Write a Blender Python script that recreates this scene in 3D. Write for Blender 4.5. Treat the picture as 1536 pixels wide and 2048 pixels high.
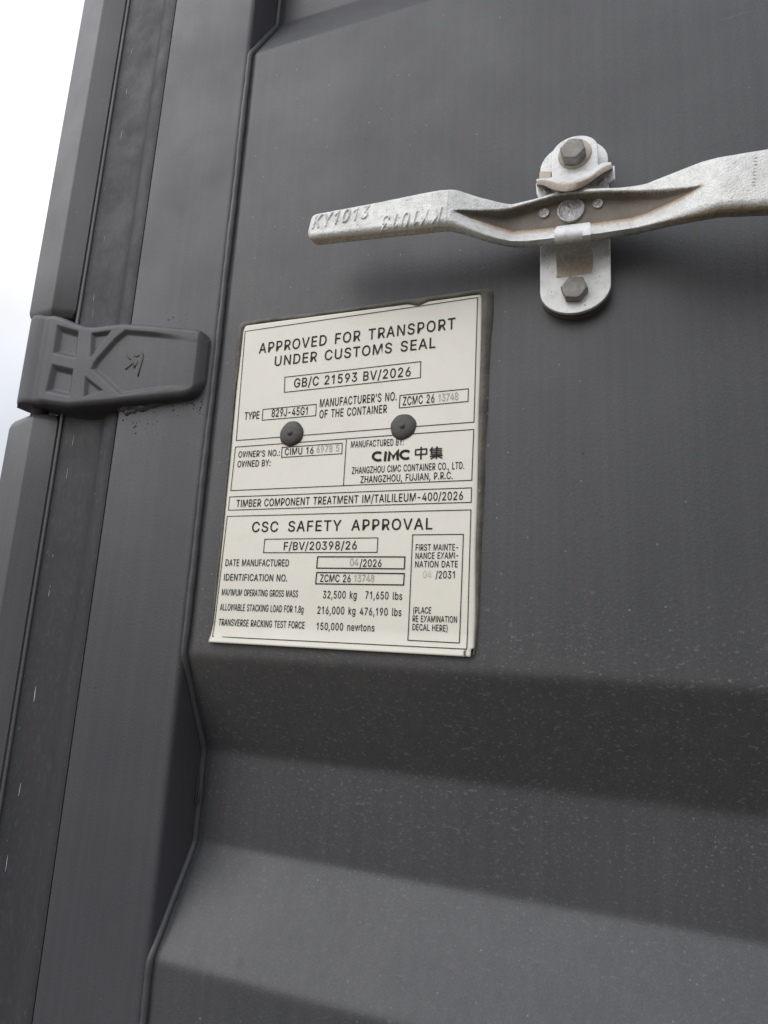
import bpy, math, random
import numpy as np
from mathutils import Vector, Matrix
random.seed(7); rng = np.random.default_rng(7)
for o in list(bpy.data.objects): bpy.data.objects.remove(o)
scene = bpy.context.scene
COL = scene.collection

# ------------------------------------------------------------------ camera, sky, sun, exposure
D = 0.4165            # metres from the lens to the plane of the door
CH = 1.50             # lens height above the ground
F = 1293.8            # focal length in photo pixels (photo 1536 x 2048)
CX, CY = 768.0, 1024.0
CAMX = np.array([0.9387787, -0.02387332, -0.34369262])    # world axes seen from the lens (right, down, forward)
CAMY = np.array([0.34088643, 0.20888512, 0.9166043])
CAMZ = np.array([0.04990989, -0.97764875, 0.20423499])
RM = np.array([CAMX, CAMY, CAMZ])
cam = bpy.data.cameras.new('camera'); camo = bpy.data.objects.new('camera', cam); COL.objects.link(camo)
cam.sensor_fit = 'VERTICAL'; cam.sensor_height = 36.0; cam.lens = 36.0 * F / 2048.0
cam.clip_start = 0.01; cam.clip_end = 500
r_, u_, b_ = RM[:, 0], -RM[:, 1], -RM[:, 2]
camo.matrix_world = Matrix(((r_[0], u_[0], b_[0], 0), (r_[1], u_[1], b_[1], -D), (r_[2], u_[2], b_[2], CH), (0, 0, 0, 1)))
scene.camera = camo
scene.view_settings.view_transform = 'Standard'; scene.view_settings.look = 'None'
scene.view_settings.exposure = 0.40; scene.view_settings.gamma = 1.0
scene.view_settings.use_curve_mapping = False

LOWBAND = 0.26
SUN_EL, SUN_AZ = 31.0, 213.0     # azimuth clockwise from +Y (the door faces -Y)
world = bpy.data.worlds.new('World'); scene.world = world; world.use_nodes = True
wt = world.node_tree; wt.nodes.clear()
def wn(t): return wt.nodes.new(t)
wout = wn('ShaderNodeOutputWorld'); bg = wn('ShaderNodeBackground'); bg.inputs['Strength'].default_value = 0.1
sky = wn('ShaderNodeTexSky'); sky.sky_type = 'NISHITA'; sky.sun_disc = False
sky.sun_elevation = math.radians(SUN_EL); sky.sun_rotation = math.radians(SUN_AZ)
sky.air_density = 1.0; sky.dust_density = 3.0
tc = wn('ShaderNodeTexCoord'); sep = wn('ShaderNodeSeparateXYZ'); wt.links.new(tc.outputs['Generated'], sep.inputs[0])
ramp = wn('ShaderNodeValToRGB'); cr = ramp.color_ramp       # overcast sky: brighter towards the zenith, ground below
mr = wn('ShaderNodeMapRange'); mr.inputs['From Min'].default_value = -1; mr.inputs['From Max'].default_value = 1
def wm(op, a, b=0.0):
    m = wn('ShaderNodeMath'); m.operation = op
    for i, v in enumerate((a, b)):
        if isinstance(v, (int, float)): m.inputs[i].default_value = v
        else: wt.links.new(v, m.inputs[i])
    return m.outputs[0]
# lowest sky band darkened on the side the door faces, added to dim lower reflections
low = wm('MULTIPLY', wm('MAXIMUM', wm('MULTIPLY', sep.outputs['Y'], -1.0), 0.0), LOWBAND)
wt.links.new(wm('SUBTRACT', sep.outputs['Z'], low), mr.inputs['Value']); wt.links.new(mr.outputs[0], ramp.inputs['Fac'])
cr.elements[0].position = 0.0; cr.elements[0].color = (0.052, 0.047, 0.040, 1)
cr.elements[1].position = 1.0; cr.elements[1].color = (0.36, 0.37, 0.42, 1)
for p, c in ((0.485, (0.056, 0.051, 0.043, 1)), (0.515, (0.25, 0.262, 0.29, 1)), (0.64, (0.35, 0.36, 0.385, 1)), (0.70, (0.42, 0.425, 0.44, 1)), (0.76, (0.60, 0.605, 0.63, 1)), (0.87, (0.45, 0.46, 0.505, 1))):
    e = cr.elements.new(p); e.color = c
cn = wn('ShaderNodeTexNoise'); cn.inputs['Scale'].default_value = 3.2; cn.inputs['Detail'].default_value = 5
wt.links.new(tc.outputs['Generated'], cn.inputs['Vector'])
cm = wn('ShaderNodeMapRange'); cm.inputs['From Min'].default_value = 0.3; cm.inputs['From Max'].default_value = 0.7
cm.inputs['To Min'].default_value = 0.90; cm.inputs['To Max'].default_value = 1.12
wt.links.new(cn.outputs['Fac'], cm.inputs['Value'])
mul = wn('ShaderNodeVectorMath'); mul.operation = 'SCALE'; wt.links.new(ramp.outputs['Color'], mul.inputs[0]); wt.links.new(cm.outputs[0], mul.inputs['Scale'])
# the cloud is brightest round the hidden sun
sdir = (math.sin(math.radians(SUN_AZ)) * math.cos(math.radians(SUN_EL)), math.cos(math.radians(SUN_AZ)) * math.cos(math.radians(SUN_EL)), math.sin(math.radians(SUN_EL)))
dot = wn('ShaderNodeVectorMath'); dot.operation = 'DOT_PRODUCT'; dot.inputs[1].default_value = sdir; wt.links.new(tc.outputs['Generated'], dot.inputs[0])
glow = wm('ADD', wm('MULTIPLY', wm('POWER', wm('MAXIMUM', dot.outputs['Value'], 0.0), 3.0), 0.45), 0.85)
mulg = wn('ShaderNodeVectorMath'); mulg.operation = 'SCALE'; wt.links.new(mul.outputs[0], mulg.inputs[0]); wt.links.new(glow, mulg.inputs['Scale'])
mul2 = wn('ShaderNodeVectorMath'); mul2.operation = 'SCALE'; mul2.inputs['Scale'].default_value = 21.5
wt.links.new(mulg.outputs[0], mul2.inputs[0])
mx = wn('ShaderNodeMix'); mx.data_type = 'RGBA'; mx.inputs['Factor'].default_value = 0.9
wt.links.new(sky.outputs['Color'], mx.inputs['A']); wt.links.new(mul2.outputs[0], mx.inputs['B'])
wt.links.new(mx.outputs['Result'], bg.inputs['Color']); wt.links.new(bg.outputs[0], wout.inputs['Surface'])

sl = bpy.data.lights.new('sun', 'SUN'); sl.energy = 0.85; sl.angle = math.radians(64); sl.color = (1.0, 0.985, 0.965)
slo = bpy.data.objects.new('sun', sl); COL.objects.link(slo)
el, az = math.radians(SUN_EL), math.radians(SUN_AZ)
sd = Vector((math.sin(az) * math.cos(el), math.cos(az) * math.cos(el), math.sin(el)))
slo.rotation_euler = sd.to_track_quat('Z', 'Y').to_euler(); slo.location = sd * 3 + Vector((0, 0, CH))

# ------------------------------------------------------------------ helpers
def ray(px, py): return RM @ np.array([px - CX, py - CY, F])
def at(px, py, y=0.0):
    """world point at depth y (the door's plane is y = 0) that was measured at a photo position"""
    d = ray(px, py); p = d * (D + y) / d[1]
    return np.array([p[0], y, p[2] + CH])
def obj(name, verts, faces, mat, parent=None, smooth=False, label=None):
    me = bpy.data.meshes.new(name); me.from_pydata([tuple(map(float, v)) for v in verts], [], [tuple(map(int, f)) for f in faces]); me.validate(); me.update()
    o = bpy.data.objects.new(name, me); COL.objects.link(o)
    if mat: me.materials.append(mat)
    if parent: o.parent = parent
    if smooth:
        for p in me.polygons: p.use_smooth = True
    if label: o['label'] = label
    return o
def thing(name, label, cat, group=None):
    o = bpy.data.objects.new(name, None); COL.objects.link(o); o['label'] = label; o['category'] = cat
    o.empty_display_size = 0.02
    if group: o['group'] = group
    return o
def bevel(o, w, seg=2, ang=35):
    m = o.modifiers.new('bevel', 'BEVEL'); m.width = w; m.segments = seg; m.limit_method = 'ANGLE'; m.angle_limit = math.radians(ang)
    try: m.harden_normals = False
    except Exception: pass
    for p in o.data.polygons: p.use_smooth = True
    e = o.modifiers.new('ws', 'WEIGHTED_NORMAL'); e.keep_sharp = True
    return o
def extrude_z(name, prof, z0, z1, mat, parent=None, nz=1, closed=True):
    """a closed (x, y) outline swept straight up"""
    n = len(prof); V = []; Fc = []
    for k in range(nz + 1):
        z = z0 + (z1 - z0) * k / nz
        V += [(x, y, z) for x, y in prof]
    for k in range(nz):
        for i in range(n):
            j = (i + 1) % n
            Fc.append((k * n + i, k * n + j, (k + 1) * n + j, (k + 1) * n + i))
    Fc.append(tuple(range(n))[::-1]); Fc.append(tuple(range(nz * n, nz * n + n)))
    return recalc(obj(name, V, Fc, mat, parent))
def recalc(o):
    import bmesh
    bm = bmesh.new(); bm.from_mesh(o.data); bmesh.ops.recalc_face_normals(bm, faces=bm.faces); bm.to_mesh(o.data); bm.free(); return o
def slab(name, outline, y_front, y_back, mat, parent=None, bw=0.0):
    """outline: (x, z) points; a plate between two depths"""
    n = len(outline)
    V = [(x, y_front, z) for x, z in outline] + [(x, y_back, z) for x, z in outline]
    Fc = [tuple(range(n)), tuple(range(n, 2 * n))[::-1]] + [(i, i + n, (i + 1) % n + n, (i + 1) % n) for i in range(n)]
    o = recalc(obj(name, V, Fc, mat, parent))
    if bw: bevel(o, bw)
    return o
def grid_faces(nr, nc, off=0, wrap=False):
    Fc = []
    for r in range(nr - 1):
        for c in range(nc if wrap else nc - 1):
            d = (c + 1) % nc
            Fc.append((off + r * nc + c, off + r * nc + d, off + (r + 1) * nc + d, off + (r + 1) * nc + c))
    return Fc
def tube_data(path, rad, ns=10):
    P = np.array(path, float); n = len(P); V = []
    rad = np.broadcast_to(np.asarray(rad, float), (n,))
    for i in range(n):
        t = P[min(i + 1, n - 1)] - P[max(i - 1, 0)]; t /= np.linalg.norm(t) + 1e-12
        a = np.cross(t, (0, 1, 0.001)); 
        if np.linalg.norm(a) < 1e-4: a = np.cross(t, (1, 0, 0))
        a /= np.linalg.norm(a); b = np.cross(t, a)
        for k in range(ns):
            w = 2 * math.pi * k / ns
            V.append(P[i] + rad[i] * (math.cos(w) * a + math.sin(w) * b))
    Fc = grid_faces(n, ns, 0, True); Fc.append(tuple(range(ns))); Fc.append(tuple(range((n - 1) * ns, n * ns))[::-1])
    return V, Fc
def tube(name, path, rad, mat, parent=None, ns=10):
    V, Fc = tube_data(path, rad, ns); return recalc(obj(name, V, Fc, mat, parent, True))
def sdf(px, pz, poly):
    """signed distance to a polygon, positive inside"""
    P = np.array(poly, float); n = len(P); d = np.full(px.shape, 1e9); ins = np.zeros(px.shape, bool)
    for i in range(n):
        a, b = P[i], P[(i + 1) % n]; e = b - a; L = e @ e + 1e-18
        t = np.clip(((px - a[0]) * e[0] + (pz - a[1]) * e[1]) / L, 0, 1)
        d = np.minimum(d, np.hypot(px - a[0] - t * e[0], pz - a[1] - t * e[1]))
        c = (a[1] > pz) != (b[1] > pz)
        xx = (b[0] - a[0]) * (pz - a[1]) / (b[1] - a[1] + 1e-18) + a[0]
        ins ^= c & (px < xx)
    return np.where(ins, d, -d)
def sstep(a, b, x):
    t = np.clip((x - a) / (b - a), 0, 1); return t * t * (3 - 2 * t)
def interp(tab, x):
    t = np.array(tab, float); return np.interp(x, t[:, 0], t[:, 1])
def gsmooth(y, k):
    w = np.exp(-0.5 * (np.arange(-3 * k, 3 * k + 1) / k) ** 2); w /= w.sum()
    return np.convolve(np.pad(y, 3 * k, mode='edge'), w, mode='valid')

# ------------------------------------------------------------------ materials
class NT:
    def __init__(self, name):
        self.m = bpy.data.materials.new(name); self.m.use_nodes = True; self.t = self.m.node_tree
        self.p = self.t.nodes['Principled BSDF']; self.tc = self.n('ShaderNodeTexCoord')
    def n(self, t): return self.t.nodes.new(t)
    def l(self, a, b): self.t.links.new(a, b)
    def co(self, s=(1, 1, 1)):
        mp = self.n('ShaderNodeMapping'); mp.inputs['Scale'].default_value = s; self.l(self.tc.outputs['Object'], mp.inputs['Vector']); return mp.outputs[0]
    def noise(self, scale, detail=4, stretch=(1, 1, 1), rough=0.55):
        n = self.n('ShaderNodeTexNoise'); n.inputs['Scale'].default_value = scale; n.inputs['Detail'].default_value = detail; n.inputs['Roughness'].default_value = rough
        self.l(self.co(stretch), n.inputs['Vector']); return n.outputs['Fac']
    def rng(self, v, a, b, c=0.0, d=1.0):
        m = self.n('ShaderNodeMapRange'); m.inputs['From Min'].default_value = a; m.inputs['From Max'].default_value = b
        m.inputs['To Min'].default_value = c; m.inputs['To Max'].default_value = d; self.l(v, m.inputs['Value']); return m.outputs[0]
    def math(self, op, a, b=None):
        m = self.n('ShaderNodeMath'); m.operation = op
        for i, v in enumerate((a, b)):
            if v is None: continue
            if isinstance(v, (int, float)): m.inputs[i].default_value = v
            else: self.l(v, m.inputs[i])
        return m.outputs[0]
    def mix(self, f, a, b):
        m = self.n('ShaderNodeMix'); m.data_type = 'RGBA'
        for k, v in (('Factor', f), ('A', a), ('B', b)):
            if isinstance(v, (int, float)): m.inputs[k].default_value = v
            elif isinstance(v, tuple): m.inputs[k].default_value = (*v, 1)
            else: self.l(v, m.inputs[k])
        return m.outputs['Result']
    def specks(self, scale, size, keep, stretch=(1, 1, 1)):
        v = self.n('ShaderNodeTexVoronoi'); v.inputs['Scale'].default_value = scale; self.l(self.co(stretch), v.inputs['Vector'])
        s = self.n('ShaderNodeSeparateColor'); self.l(v.outputs['Color'], s.inputs[0])
        near = self.math('LESS_THAN', v.outputs['Distance'], self.math('MULTIPLY', s.outputs[1], size))
        return self.math('MULTIPLY', near, self.math('LESS_THAN', s.outputs[0], keep))
    def bump(self, h, strength, dist, prev=None):
        b = self.n('ShaderNodeBump'); b.inputs['Strength'].default_value = strength; b.inputs['Distance'].default_value = dist
        self.l(h, b.inputs['Height'])
        if prev is not None: self.l(prev, b.inputs['Normal'])
        return b.outputs[0]
    def done(self, col, rough, metal=0.0, normal=None, spec=0.5):
        for k, v in (('Base Color', col), ('Roughness', rough), ('Metallic', metal)):
            if isinstance(v, (int, float)): self.p.inputs[k].default_value = v
            elif isinstance(v, tuple): self.p.inputs[k].default_value = (*v, 1)
            else: self.l(v, self.p.inputs[k])
        self.p.inputs['Specular IOR Level'].default_value = spec
        if normal is not None: self.l(normal, self.p.inputs['Normal'])
        return self.m

def paint(name, c0, c1, rough=0.42, mud=False, dust=0.25, wave=0.0):
    k = NT(name)
    col = k.mix(k.rng(k.noise(5, 5), 0.35, 0.65), c0, c1)
    streak = k.rng(k.noise(1.0, 4, (170, 170, 2.2)), 0.42, 0.75, 0, 0.08)
    col = k.mix(streak, col, (0.19, 0.19, 0.195))
    film = k.rng(k.noise(6, 7, (1, 1, 0.35)), 0.40, 0.85, 0, dust)
    col = k.mix(film, col, (0.17, 0.165, 0.155))
    grain = k.rng(k.noise(1500, 2), 0.5, 0.85, 0, 0.22)
    col = k.mix(grain, col, (0.26, 0.255, 0.245))
    pale = k.math('MULTIPLY', k.specks(300, 0.20, 0.045), 0.5)
    col = k.mix(pale, col, (0.30, 0.29, 0.28))
    col = k.mix(k.math('MULTIPLY', k.specks(90, 0.09, 0.06), 0.7), col, (0.03, 0.03, 0.032))
    if mud:                                              # mud splashes flung up under the lower fold
        s = k.n('ShaderNodeSeparateXYZ'); k.l(k.tc.outputs['Object'], s.inputs[0])
        zone = k.math('MULTIPLY', k.rng(s.outputs['Z'], CH - 0.19, CH - 0.10, 0.25, 1), k.rng(s.outputs['Z'], CH - 0.0, CH + 0.06, 1, 0))
        for sc, sz, kp, op in ((110, 0.16, 0.10, 0.36), (360, 0.28, 0.13, 0.28), (800, 0.34, 0.26, 0.22)):
            g = k.math('MULTIPLY', k.math('MULTIPLY', k.specks(sc, sz, kp, (1, 1, 1.25)), zone), op)
            col = k.mix(g, col, (0.32, 0.315, 0.305))
        w = k.math('MULTIPLY', k.math('MULTIPLY', k.rng(k.noise(420, 3, (0.7, 1, 1.3)), 0.60, 0.68), zone), 0.30)
        col = k.mix(w, col, (0.26, 0.25, 0.235))
    if mud:                                              # dust lying along the fold and a round smudge lower down
        fold = k.math('MULTIPLY', k.rng(s.outputs['Z'], CH - 0.05, CH - 0.012, 0, 1), k.rng(s.outputs['Z'], CH - 0.012, CH + 0.012, 1, 0))
        fold = k.math('MULTIPLY', k.math('MULTIPLY', fold, k.rng(s.outputs['X'], -0.31, 0.05, 1, 0.25)), k.rng(k.noise(70, 6), 0.35, 0.7, 0.1, 0.5))
        col = k.mix(fold, col, (0.125, 0.105, 0.092))
        dv = k.n('ShaderNodeVectorMath'); dv.operation = 'DISTANCE'; dv.inputs[1].default_value = tuple(at(478, 1925, 0.003)); k.l(k.tc.outputs['Object'], dv.inputs[0])
        col = k.mix(k.rng(dv.outputs['Value'], 0.0025, 0.0048, 0.42, 0), col, (0.030, 0.032, 0.036))
    scuff = k.math('MULTIPLY', k.rng(k.noise(1.0, 3, (30, 30, 420)), 0.70, 0.74), k.rng(k.noise(9, 2), 0.55, 0.65, 0, 0.35))
    col = k.mix(scuff, col, (0.20, 0.20, 0.205))
    ro = k.rng(k.noise(14, 4), 0.3, 0.7, rough - 0.05, rough + 0.09)
    nb = k.bump(k.noise(520, 3), 0.14, 0.001)
    nb = k.bump(k.noise(7, 2), 0.04, 0.006 + wave, nb)
    return k.done(col, ro, 0.0, nb, 0.42)

M_panel = paint('grey_panel_paint', (0.0545, 0.0570, 0.0630), (0.061, 0.0632, 0.0690), 0.42, True, 0.10)
M_frame = paint('grey_frame_paint', (0.0545, 0.0540, 0.0640), (0.0615, 0.0610, 0.0705), 0.42, False, 0.08)
M_post = paint('grey_post_paint', (0.078, 0.078, 0.083), (0.090, 0.090, 0.095), 0.40, False, 0.08)
M_hinge = paint('grey_casting_paint', (0.059, 0.059, 0.067), (0.067, 0.067, 0.074), 0.48, False, 0.08)
M_bead = paint('grey_weld_paint', (0.060, 0.061, 0.067), (0.070, 0.071, 0.077), 0.42, False, 0.05)

k = NT('dusty_rubber')
col = k.mix(k.rng(k.noise(9, 5, (1, 1, 0.25)), 0.35, 0.7), (0.034, 0.036, 0.042), (0.050, 0.051, 0.057))
col = k.mix(k.rng(k.noise(300, 4, (1, 1, 0.55)), 0.52, 0.72, 0, 0.4), col, (0.082, 0.083, 0.086))
col = k.mix(k.math('MULTIPLY', k.specks(380, 0.24, 0.10, (1, 1, 0.6)), 0.5), col, (0.22, 0.22, 0.22))
M_rubber = k.done(col, k.rng(k.noise(40, 3), 0.3, 0.7, 0.45, 0.62), 0.0, k.bump(k.noise(350, 3, (1, 1, 0.5)), 0.25, 0.001), 0.3)
k = NT('scraped_paint_flakes'); M_flake = k.done((0.42, 0.42, 0.43), 0.6)

def zinc(name, dirt_attr=True, rough=0.48, metal=0.35, base=((0.50, 0.50, 0.49), (0.62, 0.62, 0.60)), grain=0.35, dn=0.22):
    k = NT(name)
    col = k.mix(k.rng(k.noise(38, 5), 0.35, 0.65), *base)
    col = k.mix(k.rng(k.noise(260, 4), 0.5, 0.75, 0, 0.5), col, (0.40, 0.385, 0.355))
    col = k.mix(k.math('MULTIPLY', k.specks(420, 0.25, 0.10), 0.8), col, (0.20, 0.18, 0.15))
    mt = metal
    if dirt_attr:
        a = k.n('ShaderNodeAttribute'); a.attribute_name = 'dirt'
        s = k.n('ShaderNodeSeparateColor'); k.l(a.outputs['Color'], s.inputs[0])
        nz = k.noise(420, 5)
        # red: brown grime, green: pale rusty dust
        rust = k.rng(k.math('ADD', s.outputs[1], k.rng(nz, 0.25, 0.75, -dn, dn)), 0.2, 0.9, 0, 0.85)
        col = k.mix(rust, col, (0.43, 0.30, 0.17))
        g2 = k.rng(k.math('ADD', s.outputs[0], k.rng(nz, 0.25, 0.75, -0.9 * dn, 0.9 * dn)), 0.2, 0.8, 0, 0.95)
        col = k.mix(g2, col, k.mix(k.rng(k.noise(120, 4), 0.35, 0.7), (0.140, 0.114, 0.088), (0.185, 0.153, 0.120)))
        mt = k.rng(k.math('MAXIMUM', rust, g2), 0, 1, metal, 0.0)
    nb = k.bump(k.noise(900, 2), grain, 0.0012)
    nb = k.bump(k.noise(190, 3), grain * 0.7, 0.0015, nb)
    return k.done(col, k.rng(k.noise(150, 3), 0.3, 0.7, rough - 0.07, rough + 0.1), mt, nb)
M_cast = zinc('cast_zinc', True, 0.50, 0.25, ((0.68, 0.68, 0.66), (0.77, 0.79, 0.77)), 0.46)
M_zplate = zinc('zinc_plate', True, 0.50, 0.2, ((0.72, 0.73, 0.725), (0.80, 0.81, 0.805)), 0.08, 0.10)
M_rivet_b = zinc('bright_pivot_end', False, 0.45, 0.6, ((0.42, 0.42, 0.43), (0.56, 0.56, 0.57)), 0.6)
M_bolt = zinc('dull_bolt_steel', False, 0.55, 0.3, ((0.21, 0.20, 0.185), (0.27, 0.26, 0.245)), 0.15)
M_washer = zinc('dusty_washer_steel', False, 0.55, 0.3, ((0.40, 0.345, 0.27), (0.48, 0.43, 0.36)), 0.1)
k = NT('grimy_spacer'); M_spacer = k.done(k.mix(k.rng(k.noise(60, 4), 0.35, 0.65), (0.085, 0.078, 0.07), (0.14, 0.125, 0.11)), 0.6, 0.0, k.bump(k.noise(200, 3), 0.2, 0.001))

k = NT('cream_plate')
col = k.mix(k.rng(k.noise(9, 4), 0.3, 0.7), (0.775, 0.75, 0.665), (0.82, 0.795, 0.71))
col = k.mix(k.rng(k.noise(60, 5), 0.55, 0.8, 0, 0.25), col, (0.62, 0.585, 0.50))
col = k.mix(k.math('MULTIPLY', k.specks(240, 0.12, 0.045), 0.75), col, (0.28, 0.25, 0.21))
M_plate = k.done(col, k.rng(k.noise(25, 3), 0.3, 0.7, 0.34, 0.52), 0.0, k.bump(k.noise(11, 3), 0.25, 0.004), 0.5)
k = NT('plate_ink'); M_ink = k.done(k.mix(k.rng(k.noise(500, 3), 0.4, 0.7, 0, 0.3), (0.018, 0.016, 0.015), (0.045, 0.041, 0.037)), 0.6, spec=0.2)
k = NT('stamped_figures'); M_stamp = k.done(k.mix(k.rng(k.noise(700, 3), 0.42, 0.6), (0.50, 0.48, 0.43), (0.36, 0.34, 0.305)), 0.5, 0.0)
k = NT('faint_stamped_figures'); M_faint = k.done(k.mix(k.rng(k.noise(700, 3), 0.42, 0.6), (0.70, 0.68, 0.61), (0.58, 0.56, 0.50)), 0.5, 0.0)
k = NT('dirty_sealant')
col = k.mix(k.rng(k.noise(45, 5), 0.35, 0.65), (0.085, 0.078, 0.066), (0.150, 0.138, 0.115))
col = k.mix(k.math('MULTIPLY', k.specks(260, 0.3, 0.12), 0.6), col, (0.30, 0.28, 0.24))
M_seal = k.done(col, 0.6, 0.0, k.bump(k.noise(160, 4), 0.5, 0.002), 0.4)
k = NT('rivet_rubber'); M_rivet = k.done(k.mix(k.rng(k.noise(60, 4), 0.3, 0.7), (0.052, 0.050, 0.047), (0.085, 0.081, 0.075)), 0.55, 0.0, k.bump(k.noise(260, 3), 0.25, 0.001))

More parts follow.
